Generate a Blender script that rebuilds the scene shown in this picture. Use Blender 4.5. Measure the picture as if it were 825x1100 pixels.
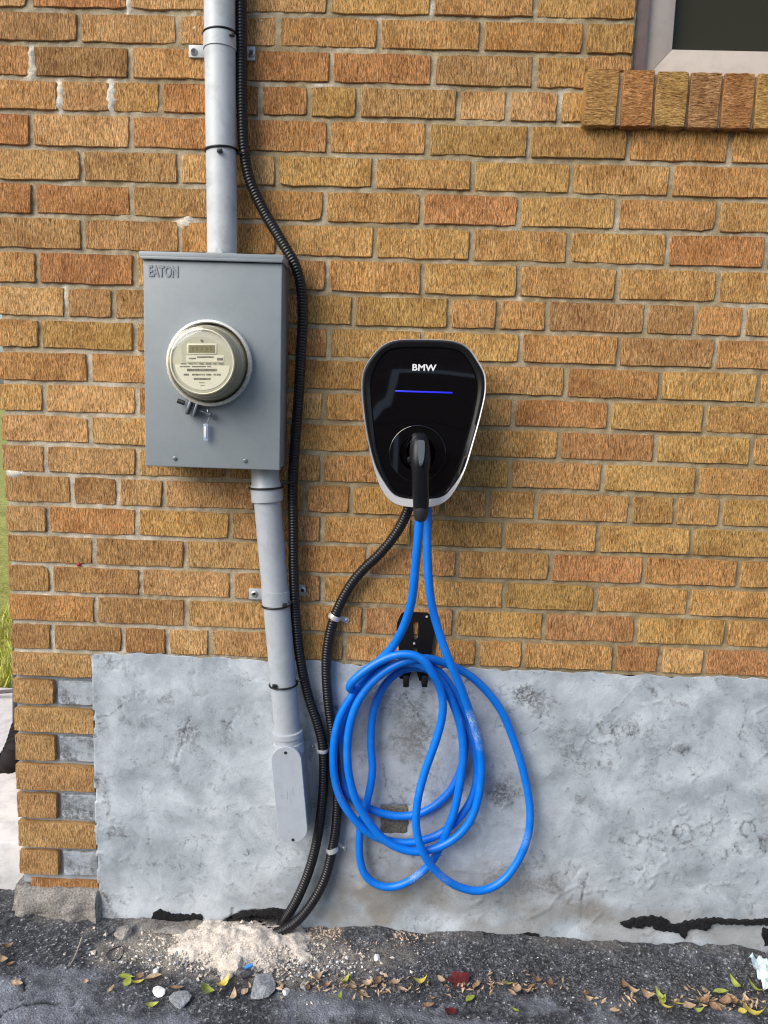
import bpy, math, random
import numpy as np
from mathutils import Vector

random.seed(7)
rng = np.random.RandomState(11)
S = bpy.context.scene
for o in list(bpy.data.objects):
    bpy.data.objects.remove(o)

# ------------------------------------------------------------------ camera
F, CX, DD, CZ = 830.0, 0.79116, 1.67124, 0.58841 + 0.65
YAW, PIT, ROL = -0.020896, -0.142648, 0.03135
_cy, _sy = math.cos(YAW), math.sin(YAW)
FWD = np.array([_sy*math.cos(PIT), _cy*math.cos(PIT), math.sin(PIT)])
_rt = np.array([_cy, -_sy, 0.0]); _up = np.cross(_rt, FWD)
RT = _rt*math.cos(ROL) + _up*math.sin(ROL)
UP = -_rt*math.sin(ROL) + _up*math.cos(ROL)
CAM = np.array([CX, -DD, CZ])
cam_data = bpy.data.cameras.new('camera')
cam = bpy.data.objects.new('camera', cam_data)
S.collection.objects.link(cam)
cam_data.sensor_fit = 'VERTICAL'
cam_data.sensor_height = 36.0
cam_data.lens = F/1100.0*36.0
cam_data.clip_start = 0.02
cam_data.clip_end = 500
from mathutils import Matrix
cam.matrix_world = Matrix(((RT[0], UP[0], -FWD[0], CAM[0]),
                           (RT[1], UP[1], -FWD[1], CAM[1]),
                           (RT[2], UP[2], -FWD[2], CAM[2]), (0, 0, 0, 1)))
S.camera = cam
S.cycles.filter_width = 1.15
S.render.resolution_x, S.render.resolution_y = 768, 1024

# ------------------------------------------------------------------ light
SUNV = Vector((-0.62, -0.56, 0.66)).normalized()
SUN_EL = math.asin(SUNV.z); SUN_AZ = math.atan2(SUNV.x, SUNV.y)
W_ = bpy.data.worlds.new('World'); S.world = W_; W_.use_nodes = True
nt = W_.node_tree; nt.nodes.clear()
sky = nt.nodes.new('ShaderNodeTexSky'); sky.sky_type = 'NISHITA'; sky.sun_disc = False
sky.sun_elevation = SUN_EL; sky.sun_rotation = SUN_AZ
sky.air_density = 1.0; sky.dust_density = 2.5; sky.ozone_density = 1.0
bg = nt.nodes.new('ShaderNodeBackground'); bg.inputs['Strength'].default_value = 0.125
wo = nt.nodes.new('ShaderNodeOutputWorld')
nt.links.new(sky.outputs[0], bg.inputs[0]); nt.links.new(bg.outputs[0], wo.inputs[0])
sd = bpy.data.lights.new('sun', 'SUN'); sd.energy = 2.0; sd.angle = math.radians(48)
sd.color = (1.0, 0.955, 0.90)
so = bpy.data.objects.new('sun', sd); S.collection.objects.link(so)
so.rotation_euler = SUNV.to_track_quat('Z', 'Y').to_euler(); so.location = (-3, -4, 5)
S.view_settings.view_transform = 'Standard'; S.view_settings.look = 'None'
S.view_settings.gamma = 1.0; S.view_settings.exposure = 0.55

# ------------------------------------------------------------------ helpers
def ray(u, v):
    d = FWD + (u-412.5)/F*RT + (550.0-v)/F*UP
    return d
def P(u, v, Y=0.0):
    "point where the sight line of photo pixel (u,v) meets the plane y=Y"
    d = ray(u, v); t = (Y+DD)/d[1]
    return np.array([CX+d[0]*t, Y, CZ+d[2]*t])
def G(u, v, Z=0.0):
    "point where the sight line meets the ground"
    d = ray(u, v); t = (Z-CZ)/d[2]
    return np.array([CX+d[0]*t, -DD+d[1]*t, Z])
def XatZ(u, Z, Y=0.0):
    lo, hi = -3.0, 5.0
    for _ in range(40):
        m = (lo+hi)/2
        w = np.array([m, Y, Z]) - CAM
        uu = 412.5 + F*(w@RT)/(w@FWD)
        if uu < u: lo = m
        else: hi = m
    return (lo+hi)/2

def hash2(i, j, seed):
    n = (i.astype(np.int64)*374761393 + j.astype(np.int64)*668265263 + seed*974711) & 0xffffffff
    n = ((n ^ (n >> 13))*1274126177) & 0xffffffff
    n = n ^ (n >> 16)
    return (n & 0xffff)/65535.0
def vnoise(x, y, seed=0):
    x = np.asarray(x, float); y = np.asarray(y, float)
    i = np.floor(x); j = np.floor(y); fx = x-i; fy = y-j
    fx = fx*fx*(3-2*fx); fy = fy*fy*(3-2*fy)
    a = hash2(i, j, seed); b = hash2(i+1, j, seed); c = hash2(i, j+1, seed); d = hash2(i+1, j+1, seed)
    return (a*(1-fx)+b*fx)*(1-fy) + (c*(1-fx)+d*fx)*fy
def fbm(x, y, seed=0, octv=4, gain=0.5):
    s = 0; a = 1; t = 0
    for k in range(octv):
        s = s + a*vnoise(np.asarray(x)*2**k, np.asarray(y)*2**k, seed+k*17); t += a; a *= gain
    return s/t
def sstep(a, b, x):
    t = np.clip((x-a)/(b-a), 0, 1); return t*t*(3-2*t)
def segdist(px, py, pts):
    d = np.full(np.shape(px), 1e9)
    for (x0, y0), (x1, y1) in zip(pts[:-1], pts[1:]):
        vx, vy = x1-x0, y1-y0; L = vx*vx+vy*vy+1e-12
        t = np.clip(((px-x0)*vx+(py-y0)*vy)/L, 0, 1)
        d = np.minimum(d, np.hypot(px-x0-t*vx, py-y0-t*vy))
    return d

COL = S.collection
def mesh_obj(name, verts, faces, mat=None, parent=None, smooth=False, loc=None):
    me = bpy.data.meshes.new(name)
    me.from_pydata([tuple(map(float, v)) for v in verts], [], [tuple(map(int, f)) for f in faces])
    me.update()
    if smooth: me.polygons.foreach_set('use_smooth', [True]*len(me.polygons))
    o = bpy.data.objects.new(name, me); COL.objects.link(o)
    if mat:
        for m in (mat if isinstance(mat, (list, tuple)) else [mat]): me.materials.append(m)
    if parent: o.parent = parent
    if loc is not None: o.location = tuple(map(float, loc))
    return o
def autosmooth(o, ang=35):
    me = o.data
    import bmesh
    bm = bmesh.new(); bm.from_mesh(me)
    bmesh.ops.recalc_face_normals(bm, faces=bm.faces)
    for f in bm.faces: f.smooth = True
    for e in bm.edges:
        if len(e.link_faces) == 2 and e.calc_face_angle(0) > math.radians(ang): e.smooth = False
    bm.to_mesh(me); bm.free()
    return o
def tag(o, label=None, cat=None, group=None, kind=None):
    if label: o['label'] = label
    if cat: o['category'] = cat
    if group: o['group'] = group
    if kind: o['kind'] = kind
    return o
def empty(name, loc, label=None, cat=None, group=None, kind=None):
    o = bpy.data.objects.new(name, None); COL.objects.link(o)
    o.location = tuple(map(float, loc)); o.empty_display_size = 0.05
    return tag(o, label, cat, group, kind)
def adopt(parent, o):
    "parent a mesh whose vertices are in world coordinates"
    o.parent = parent
    o.location = Vector(o.location) - Vector(parent.location)
    return o

class MB:
    def __init__(s): s.v = []; s.f = []
    def add(s, vs, fs):
        n = len(s.v); s.v.extend([tuple(map(float, q)) for q in vs]); s.f.extend([tuple(int(i)+n for i in f) for f in fs])
    def box(s, a, b, bev=0.0):
        x0, y0, z0 = a; x1, y1, z1 = b
        s.add([(x0,y0,z0),(x1,y0,z0),(x1,y1,z0),(x0,y1,z0),(x0,y0,z1),(x1,y0,z1),(x1,y1,z1),(x0,y1,z1)],
              [(0,3,2,1),(4,5,6,7),(0,1,5,4),(1,2,6,5),(2,3,7,6),(3,0,4,7)])
    def build(s, name, mat=None, parent=None, sm=None, bevel=0.0, seg=2):
        o = mesh_obj(name, s.v, s.f, mat)
        import bmesh
        bm = bmesh.new(); bm.from_mesh(o.data)
        bmesh.ops.recalc_face_normals(bm, faces=bm.faces)
        if bevel:
            es = [e for e in bm.edges if len(e.link_faces) == 2 and e.calc_face_angle(0) > 0.6]
            bmesh.ops.bevel(bm, geom=es, offset=bevel, segments=seg, affect='EDGES', profile=0.5)
        bm.to_mesh(o.data); bm.free()
        if sm or bevel: autosmooth(o, sm or 35)
        if parent: adopt(parent, o)
        return o

def catmull(pts, step=0.004, closed=False):
    p = np.array(pts, float); n = len(p); out = []
    rngk = range(n) if closed else range(n-1)
    for k in rngk:
        if closed: a, b, c, d = p[(k-1) % n], p[k], p[(k+1) % n], p[(k+2) % n]
        else:
            b, c = p[k], p[k+1]
            a = p[k-1] if k > 0 else 2*b-c
            d = p[k+2] if k+2 < n else 2*c-b
        # centripetal
        t0 = 0; t1 = t0+max(np.linalg.norm(b-a), 1e-6)**.5; t2 = t1+max(np.linalg.norm(c-b), 1e-6)**.5; t3 = t2+max(np.linalg.norm(d-c), 1e-6)**.5
        m = max(2, int(np.linalg.norm(c-b)/step))
        for t in np.linspace(t1, t2, m, endpoint=False):
            A1 = (t1-t)/(t1-t0)*a+(t-t0)/(t1-t0)*b; A2 = (t2-t)/(t2-t1)*b+(t-t1)/(t2-t1)*c; A3 = (t3-t)/(t3-t2)*c+(t-t2)/(t3-t2)*d
            B1 = (t2-t)/(t2-t0)*A1+(t-t0)/(t2-t0)*A2; B2 = (t3-t)/(t3-t1)*A2+(t-t1)/(t3-t1)*A3
            out.append((t2-t)/(t2-t1)*B1+(t-t1)/(t2-t1)*B2)
    if not closed: out.append(p[-1])
    return np.array(out)
def resample(path, step):
    seg = np.linalg.norm(np.diff(path, axis=0), axis=1); s = np.concatenate([[0], np.cumsum(seg)])
    n = max(2, int(s[-1]/step)); t = np.linspace(0, s[-1], n)
    return np.stack([np.interp(t, s, path[:, k]) for k in range(3)], 1), t
def smooth_path(p, it=6):
    p = p.copy()
    for _ in range(it): p[1:-1] = p[1:-1]*.5 + (p[:-2]+p[2:])*.25
    return p
def sweep(mb, path, rad, sides=14, caps=True):
    n = len(path); rad = np.broadcast_to(rad, (n,))
    T = np.gradient(path, axis=0); T /= np.linalg.norm(T, axis=1)[:, None]
    N = np.cross(T[0], [0, 0, 1.0]);
    if np.linalg.norm(N) < .1: N = np.cross(T[0], [0, 1.0, 0])
    N /= np.linalg.norm(N); vs = []
    ang = np.linspace(0, 2*math.pi, sides, endpoint=False)
    for k in range(n):
        N = N - T[k]*(N@T[k]); N /= np.linalg.norm(N); B = np.cross(T[k], N)
        vs.append(path[k] + rad[k]*(np.outer(np.cos(ang), N)+np.outer(np.sin(ang), B)))
    V = np.concatenate(vs); fs = []
    for k in range(n-1):
        for j in range(sides):
            a = k*sides+j; b = k*sides+(j+1) % sides
            fs.append((a, b, b+sides, a+sides))
    if caps:
        fs.append(tuple(range(sides))[::-1]); fs.append(tuple((n-1)*sides+j for j in range(sides)))
    mb.add(V, fs)
def loft(mb, rings, cap0=False, cap1=False):
    m = len(rings[0]); vs = [p for r in rings for p in r]; fs = []
    for k in range(len(rings)-1):
        for j in range(m):
            a = k*m+j; b = k*m+(j+1) % m
            fs.append((a, b, b+m, a+m))
    if cap0: fs.append(tuple(range(m))[::-1])
    if cap1: fs.append(tuple((len(rings)-1)*m+j for j in range(m)))
    mb.add(vs, fs)
def lathe(mb, c, prof, sides=64, cap0=False, cap1=False):
    "axis along -y through c; prof = (radius, y)"
    ang = np.linspace(0, 2*math.pi, sides, endpoint=False)
    rings = [[(c[0]+r*math.cos(a), y, c[2]+r*math.sin(a)) for a in ang] for r, y in prof]
    loft(mb, rings, cap0, cap1)
def text_obj(name, body, mat, parent, loc, size, depth, bold=0.0, sx=1.0, tilt=0.0):
    cu = bpy.data.curves.new(name, 'FONT'); cu.body = body; cu.size = size; cu.extrude = depth
    cu.offset = bold; cu.align_x = 'CENTER'; cu.align_y = 'CENTER'; cu.space_character = 1.05
    t = bpy.data.objects.new(name, cu); COL.objects.link(t)
    dg = bpy.context.evaluated_depsgraph_get(); me = bpy.data.meshes.new_from_object(t.evaluated_get(dg))
    bpy.data.objects.remove(t)
    co = np.array([v.co[:] for v in me.vertices])
    c, s = math.cos(tilt), math.sin(tilt)
    out = []
    for x, y, z in co:
        x *= sx
        out.append((loc[0]+x*c-y*s, loc[1]-z, loc[2]+x*s+y*c))
    for v, q in zip(me.vertices, out): v.co = q
    me.materials.clear(); me.materials.append(mat); me.name = name
    o = bpy.data.objects.new(name, me); COL.objects.link(o)
    adopt(parent, o)
    return o

# ------------------------------------------------------------------ materials
def mat(name, color=(.5, .5, .5), rough=.6, metal=0.0, spec=.5, coat=0.0):
    m = bpy.data.materials.new(name); m.use_nodes = True
    b = m.node_tree.nodes['Principled BSDF']
    b.inputs['Base Color'].default_value = (*color, 1); b.inputs['Roughness'].default_value = rough
    b.inputs['Metallic'].default_value = metal; b.inputs['Specular IOR Level'].default_value = spec
    b.inputs['Coat Weight'].default_value = coat
    return m
class NT:
    def __init__(s, m): s.m = m; s.t = m.node_tree; s.b = s.t.nodes['Principled BSDF']
    def n(s, typ, **kw):
        q = s.t.nodes.new(typ)
        for k, v in kw.items(): setattr(q, k, v)
        return q
    def l(s, a, b): s.t.links.new(a, b)
    def coords(s, kind='Object', scale=(1, 1, 1), rnd=False):
        tc = s.n('ShaderNodeTexCoord'); mp = s.n('ShaderNodeMapping'); mp.inputs['Scale'].default_value = scale
        src = tc.outputs[kind]
        if rnd:
            oi = s.n('ShaderNodeObjectInfo'); vm = s.n('ShaderNodeVectorMath', operation='ADD'); sc = s.n('ShaderNodeMath', operation='MULTIPLY')
            s.l(oi.outputs['Random'], sc.inputs[0]); sc.inputs[1].default_value = 37.0
            s.l(src, vm.inputs[0]); s.l(sc.outputs[0], vm.inputs[1]); src = vm.outputs[0]
        s.l(src, mp.inputs['Vector']); return mp.outputs[0]
    def noise(s, vec, scale, detail=4, rough=.55, dist=0.0):
        q = s.n('ShaderNodeTexNoise'); q.inputs['Scale'].default_value = scale; q.inputs['Detail'].default_value = detail
        q.inputs['Roughness'].default_value = rough; q.inputs['Distortion'].default_value = dist
        s.l(vec, q.inputs['Vector']); return q.outputs['Fac']
    def voro(s, vec, scale, feature='F1'):
        q = s.n('ShaderNodeTexVoronoi', feature=feature); q.inputs['Scale'].default_value = scale; s.l(vec, q.inputs['Vector']); return q
    def ramp(s, fac, stops):
        q = s.n('ShaderNodeValToRGB'); e = q.color_ramp.elements
        while len(e) < len(stops): e.new(.5)
        for el, (p, c) in zip(e, stops): el.position = p; el.color = (*c, 1) if len(c) == 3 else c
        s.l(fac, q.inputs[0]); return q.outputs[0]
    def mix(s, fac, a, b, typ='MIX'):
        q = s.n('ShaderNodeMix', data_type='RGBA', blend_type=typ)
        if isinstance(fac, (int, float)): q.inputs[0].default_value = fac
        else: s.l(fac, q.inputs[0])
        for i, x in ((6, a), (7, b)):
            if isinstance(x, tuple): q.inputs[i].default_value = (*x, 1)
            else: s.l(x, q.inputs[i])
        return q.outputs[2]
    def math(s, op, a, b=0.0, c=None):
        q = s.n('ShaderNodeMath', operation=op)
        for i, x in enumerate((a, b) if c is None else (a, b, c)):
            if isinstance(x, (int, float)): q.inputs[i].default_value = x
            else: s.l(x, q.inputs[i])
        return q.outputs[0]
    def attr(s, name):
        q = s.n('ShaderNodeAttribute'); q.attribute_name = name; return q
    def bump(s, h, strength=.5, dist=.001, prev=None):
        q = s.n('ShaderNodeBump'); q.inputs['Strength'].default_value = strength; q.inputs['Distance'].default_value = dist
        s.l(h, q.inputs['Height'])
        if prev is not None: s.l(prev, q.inputs['Normal'])
        return q.outputs[0]
    def out(s, color=None, rough=None, normal=None):
        if color is not None: s.l(color, s.b.inputs['Base Color'])
        if rough is not None: s.l(rough, s.b.inputs['Roughness'])
        if normal is not None: s.l(normal, s.b.inputs['Normal'])
        return s.m

def brick_mat(name, vert=True):
    m = mat(name, rough=.85, spec=.25); k = NT(m)
    sc = (1.0, 1.0, .13) if vert else (.13, 1.0, 1.0)
    v = k.coords('Object', sc, rnd=True); v0 = k.coords('Object', rnd=True)
    a = k.noise(v, 640, 4, .70, .9)       # scratched grooves
    c = k.noise(v, 1400, 2, .6)
    lo = k.noise(v0, 16, 3, .6)            # kiln clouding
    fl = k.noise(v0, 900, 2, .5)
    oi = k.n('ShaderNodeObjectInfo')
    g = k.ramp(a, [(.36, (.25, .18, .12)), (.45, (.76, .71, .64)), (.52, (1.10, 1.10, 1.08)), (.62, (1.62, 1.74, 2.1))])
    col = k.mix(1.0, oi.outputs['Color'], g, 'MULTIPLY')
    cl = k.ramp(lo, [(.3, (.72, .64, .58)), (.5, (1, 1, 1)), (.72, (1.18, 1.2, 1.2))])
    col = k.mix(.85, col, cl, 'MULTIPLY')
    g2 = k.ramp(c, [(.3, (.62, .60, .58)), (.5, (1, 1, 1)), (.7, (1.3, 1.32, 1.35))])
    col = k.mix(.7, col, g2, 'MULTIPLY')
    pt = k.ramp(k.voro(v0, 260).outputs['Distance'], [(.07, (.35, .30, .25)), (.16, (1, 1, 1))]); col = k.mix(k.math('MULTIPLY', k.ramp(lo, [(.4, (0, 0, 0)), (.6, (1, 1, 1))]), .8), col, k.mix(1.0, col, pt, 'MULTIPLY'))
    fk = k.ramp(fl, [(.68, (0, 0, 0)), (.76, (1, 1, 1))])
    col = k.mix(k.math('MULTIPLY', fk, .5), col, (.62, .52, .38))
    h = k.math('ADD', k.math('MULTIPLY', a, 1.0), k.math('MULTIPLY', c, .45))
    n1 = k.bump(h, 1.0, .0060)
    return k.out(col, None, n1)
M = {}
M['brick'] = brick_mat('scratched_brick'); M['brick_sill'] = brick_mat('sill_brick', False)

m = mat('mortar', rough=.95, spec=.2); k = NT(m); v = k.coords('Object')
at = k.attr('tone')
base = k.ramp(at.outputs['Fac'], [(0, (.25, .19, .105)), (.5, (.40, .33, .205)), (1, (.72, .68, .58))])
gr = k.ramp(k.noise(v, 800, 3, .7), [(.34, (.45, .42, .38)), (.5, (1, 1, 1)), (.66, (1.4, 1.42, 1.45))])
ml = k.ramp(k.noise(v, 45, 4, .6), [(.3, (.75, .72, .68)), (.7, (1.15, 1.15, 1.15))])
k.out(k.mix(1.0, k.mix(1.0, base, gr, 'MULTIPLY'), ml, 'MULTIPLY'), None, k.bump(k.noise(v, 700, 4, .65), .8, .002)); M['mortar'] = m

m = mat('parging', rough=.72, spec=.3); k = NT(m); v = k.coords('Object')
st = k.attr('stain').outputs['Fac']; wm = k.attr('warm').outputs['Fac']
n1 = k.noise(v, 38, 6, .68, .6); n2 = k.noise(v, 420, 4, .6); n3 = k.noise(v, 9, 4, .6, .4)
c0 = k.ramp(n3, [(.32, (.29, .335, .37)), (.5, (.42, .475, .52)), (.68, (.57, .63, .68))])
hi = k.ramp(k.noise(v, 120, 5, .72, .8), [(.36, (.15, .15, .15)), (.62, (1.5, 1.5, 1.5))])
mot = k.ramp(k.noise(v, 26, 7, .72, 1.2), [(.50, (0, 0, 0)), (.68, (.42, .42, .42))])
sf = k.math('ADD', k.math('ADD', k.math('MULTIPLY', st, hi), k.math('MULTIPLY', k.math('SUBTRACT', n1, .5), .9)), k.math('MULTIPLY', mot, hi))
c1 = k.mix(k.ramp(sf, [(.10, (0, 0, 0)), (.45, (.5, .5, .5)), (.95, (1, 1, 1))]), c0, (.115, .12, .125))
c2 = k.mix(wm, c1, (.255, .25, .235))
gr = k.ramp(n2, [(.3, (.86, .86, .86)), (.5, (1, 1, 1)), (.7, (1.08, 1.08, 1.08))])
dk = k.ramp(k.noise(v, 150, 3, .7), [(.27, (.55, .55, .55)), (.34, (1, 1, 1))])
c3 = k.mix(1.0, k.mix(1.0, c2, gr, 'MULTIPLY'), dk, 'MULTIPLY')
nn = k.bump(n2, .35, .001); nn = k.bump(n1, .42, .003, nn); nn = k.bump(k.noise(v, 120, 5, .72, .8), .3, .0025, nn)
k.out(c3, None, nn); M['parging'] = m

m = mat('asphalt', rough=.88, spec=.3); k = NT(m); v = k.coords('Object')
vo = k.voro(v, 210); vo2 = k.voro(v, 520)
sp = k.ramp(vo.outputs['Color'], [(0, (.038, .040, .045)), (.5, (.085, .09, .10)), (.82, (.20, .21, .225)), (1, (.72, .72, .72))])
n1 = k.noise(v, 700, 3, .7); n2 = k.noise(v, 14, 5, .65, .5)
fn = k.ramp(n1, [(.35, (.35, .35, .36)), (.55, (1, 1, 1)), (.7, (2.2, 2.2, 2.2))])
bs = k.ramp(n2, [(.3, (.45, .45, .47)), (.5, (.9, .9, .9)), (.75, (1.6, 1.63, 1.7))])
c = k.mix(1.0, k.mix(.9, sp, fn, 'MULTIPLY'), bs, 'MULTIPLY')
c = k.mix(k.attr('dust').outputs['Fac'], c, k.mix(1.0, (.50, .45, .38), fn, 'MULTIPLY'))
c = k.mix(k.attr('worn').outputs['Fac'], c, k.mix(1.0, k.mix(.5, (.27, .29, .33), fn, 'MULTIPLY'), bs, 'MULTIPLY'))
c = k.mix(k.attr('crack').outputs['Fac'], c, (.012, .012, .012))
k.out(c, None, k.bump(k.math('ADD', vo.outputs['Distance'], n1), .9, .004)); M['asphalt'] = m

def rocky(name, c0, c1, scale=300, rough=.9, b=.003, bs=.8):
    m = mat(name, rough=rough, spec=.25); k = NT(m); v = k.coords('Object', rnd=False)
    n = k.noise(v, scale, 5, .65); n2 = k.noise(v, scale/8, 3, .6)
    col = k.ramp(n, [(.32, c0), (.62, c1)])
    col = k.mix(.6, col, k.ramp(n2, [(.3, (.65, .65, .65)), (.7, (1.25, 1.25, 1.25))]), 'MULTIPLY')
    return k.out(col, None, k.bump(n, bs, b))
M['concrete'] = rocky('rough_concrete', (.12, .115, .105), (.36, .34, .31), 240)
M['dust'] = rocky('mortar_dust', (.42, .37, .31), (.78, .71, .63), 300)
M['dustp'] = rocky('pink_dust', (.42, .31, .23), (.70, .56, .45), 260)
M['tar'] = rocky('black_tar', (.004, .004, .005), (.020, .020, .022), 150, .7)
M['stone'] = rocky('slate_chip', (.15, .165, .18), (.38, .40, .42), 200, .8)
M['stoned'] = rocky('dark_stone', (.05, .05, .055), (.16, .16, .17), 160, .8)
M['stonew'] = rocky('white_chip', (.55, .56, .56), (.85, .85, .83), 120, .7)
M['hole'] = rocky('old_patch', (.07, .065, .045), (.24, .22, .17), 240)

m = mat('sun_bright_slab', (.8, .8, .8), .7); k = NT(m); v = k.coords('Object')  # slab colour is near white to stand in for direct sun on it
k.out(k.mix(k.ramp(k.noise(v, 22, 5, .65), [(.45, (0, 0, 0)), (.75, (.7, .7, .7))]), (.86, .86, .85), (.45, .48, .52)), None, k.bump(k.noise(v, 200, 3), .4, .002)); M['slab'] = m
M['soil'] = rocky('lawn_soil', (.16, .18, .04), (.42, .42, .12), 60)

def leafy(name, a, b):
    m = mat(name, rough=.55, spec=.3); k = NT(m); v = k.coords('Object', rnd=True)
    oi = k.n('ShaderNodeObjectInfo')
    c = k.ramp(k.noise(v, 120, 4, .6), [(.3, a), (.7, b)])
    c = k.mix(k.math('MULTIPLY', oi.outputs['Random'], .4), c, tuple(x*.5 for x in a))
    return k.out(c, None, k.bump(k.noise(v, 260, 3), .4, .001))
M['leaf_yellow'] = leafy('yellow_leaf', (.50, .40, .05), (.75, .65, .18))
M['leaf_green'] = leafy('green_leaf', (.20, .28, .04), (.50, .52, .12))
M['leaf_brown'] = leafy('brown_leaf', (.14, .08, .045), (.42, .27, .16))
M['leaf_tan'] = leafy('tan_leaf', (.28, .19, .11), (.66, .50, .34))
M['leaf_red'] = leafy('red_leaf', (.09, .012, .016), (.20, .03, .03))
M['grass'] = leafy('grass_blade', (.40, .46, .07), (.80, .80, .25))  # blade colours brightened to stand in for strong sun on the lawn

def painted(name, c, rough, dirt=.12, metal=0, spec=.5, sc=30):
    m = mat(name, c, rough, metal, spec); k = NT(m); v = k.coords('Object')
    d = tuple(x*.6 for x in c)
    col = k.mix(k.math('MULTIPLY', k.ramp(k.noise(v, sc, 6, .7, .5), [(.45, (0, 0, 0)), (.75, (1, 1, 1))]), dirt*3), c, d)
    r = k.math('ADD', rough-.06, k.math('MULTIPLY', k.noise(v, sc*2, 4), .14))
    return k.out(col, r, k.bump(k.noise(v, 60, 3), .05, .001))
M['box_paint'] = painted('grey_box_paint', (.258, .296, .314), .42, .08)
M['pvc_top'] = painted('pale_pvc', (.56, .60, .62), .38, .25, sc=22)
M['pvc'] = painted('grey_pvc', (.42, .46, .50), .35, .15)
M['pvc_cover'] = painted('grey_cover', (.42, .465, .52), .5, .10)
M['galv'] = painted('galvanised_steel', (.62, .64, .66), .38, .3, metal=.8, sc=90)
M['strap'] = painted('painted_strap', (.45, .48, .50), .45, .3, sc=80)
M['steel'] = painted('bright_steel', (.72, .74, .76), .32, .15, metal=.45, sc=60)
M['screw'] = mat('screw_dark', (.05, .05, .055), .4, .6)
M['hose'] = painted('black_conduit', (.009, .009, .011), .36, .3, spec=.5, sc=60)
M['tie'] = mat('black_nylon', (.012, .012, .013), .4)
M['silver'] = mat('silver_rim', (.74, .75, .77), .30, .35)
M['satin'] = mat('satin_black', (.008, .008, .009), .25)
M['gloss'] = mat('gloss_black', (.0025, .0025, .003), .02, spec=1.0, coat=1.0)
M['plastic'] = mat('black_plastic', (.006, .007, .010), .40, spec=.35)
M['button'] = mat('grey_button', (.085, .10, .12), .45, spec=.3)
M['collar'] = mat('collar_rubber', (.022, .023, .027), .5)
m = mat('white_print', (.85, .85, .87), .4); M['print'] = m
m = mat('blue_led', (.02, .03, .5), .3); b = m.node_tree.nodes['Principled BSDF']
b.inputs['Emission Color'].default_value = (.02, .01, .9, 1); b.inputs['Emission Strength'].default_value = .5; M['led'] = m
m = mat('blue_cable', (.0, .16, .72), .36, spec=.45); k = NT(m); v = k.coords('Object')
k.out(k.mix(k.math('MULTIPLY', k.attr('scuff').outputs['Fac'], k.ramp(k.noise(v, 260, 4, .7), [(.42, (0, 0, 0)), (.55, (1, 1, 1))])), k.mix(k.ramp(k.noise(v, 35, 6, .75, .4), [(.52, (0, 0, 0)), (.78, (.6, .6, .6))]), (.0, .175, .74), (.05, .27, .70)), (.42, .55, .68)),
      k.math('ADD', .30, k.math('MULTIPLY', k.noise(v, 60, 4), .16)), k.bump(k.noise(v, 90, 3), .06, .001)); M['cable'] = m
M['hook'] = mat('black_hook', (.004, .004, .005), .6, spec=.25)
M['meter_face'] = mat('meter_face', (.56, .55, .44), .5)
M['label_cream'] = mat('label_cream', (.82, .80, .66), .5)
M['lcd'] = mat('lcd_glass', (.26, .24, .13), .25)
M['ink'] = mat('label_ink', (.16, .15, .12), .6)
M['meter_body'] = painted('meter_body', (.30, .28, .20), .4, .3)
M['ring'] = painted('meter_ring', (.86, .85, .80), .25, .15, metal=.6, sc=80)
def glass(name, tint, rough=.05, fres=1.45, haze=.0, hazec=(.8, .78, .6)):
    m = bpy.data.materials.new(name); m.use_nodes = True; t = m.node_tree; t.nodes.clear()
    o = t.nodes.new('ShaderNodeOutputMaterial'); tr = t.nodes.new('ShaderNodeBsdfTransparent'); tr.inputs[0].default_value = (*tint, 1)
    gl = t.nodes.new('ShaderNodeBsdfGlossy'); gl.inputs['Roughness'].default_value = rough
    fr = t.nodes.new('ShaderNodeFresnel'); fr.inputs[0].default_value = fres
    df = t.nodes.new('ShaderNodeBsdfDiffuse'); df.inputs[0].default_value = (*hazec, 1)
    mh = t.nodes.new('ShaderNodeMixShader'); mh.inputs[0].default_value = haze
    t.links.new(tr.outputs[0], mh.inputs[1]); t.links.new(df.outputs[0], mh.inputs[2])
    mx = t.nodes.new('ShaderNodeMixShader'); ge = t.nodes.new('ShaderNodeNewGeometry'); sb = t.nodes.new('ShaderNodeMath'); sb.operation = 'SUBTRACT'; sb.inputs[0].default_value = 1.0
    ml_ = t.nodes.new('ShaderNodeMath'); ml_.operation = 'MULTIPLY'; t.links.new(ge.outputs['Backfacing'], sb.inputs[1])
    t.links.new(fr.outputs[0], ml_.inputs[0]); t.links.new(sb.outputs[0], ml_.inputs[1]); t.links.new(ml_.outputs[0], mx.inputs[0])
    t.links.new(mh.outputs[0], mx.inputs[1]); t.links.new(gl.outputs[0], mx.inputs[2]); t.links.new(mx.outputs[0], o.inputs[0])
    return m
M['glass'] = glass('meter_glass', (.97, .97, .93), .04, 1.75, .05)
M['tagp'] = glass('clear_seal_plastic', (.75, .82, .95), .15, 1.5, .45, (.65, .75, .9))
M['frame_dark'] = painted('mauve_frame', (.19, .145, .135), .5, .2)
M['frame'] = painted('taupe_frame', (.50, .44, .385), .35, .12)
m = mat('window_glass', (.030, .028, .014), .10, spec=.25); M['pane'] = m
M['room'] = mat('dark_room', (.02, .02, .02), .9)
M['roofing'] = rocky('roof_shingle', (.04, .04, .04), (.10, .10, .10), 60)
M['white_trim'] = painted('white_trim', (.85, .85, .85), .5, .02)
M['door_brown'] = painted('brown_door', (.10, .05, .035), .5)
M['old_wall'] = rocky('dark_rendered_wall', (.10, .06, .05), (.18, .11, .09), 30)
M['twig'] = mat('dry_twig', (.5, .42, .33), .8)
M['bluecap'] = mat('blue_offcut', (.02, .22, .65), .4)
M['paper'] = painted('pale_wrapper', (.60, .72, .75), .35, .3)
M['redpaint'] = mat('red_fleck', (.35, .02, .03), .6)

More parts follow.
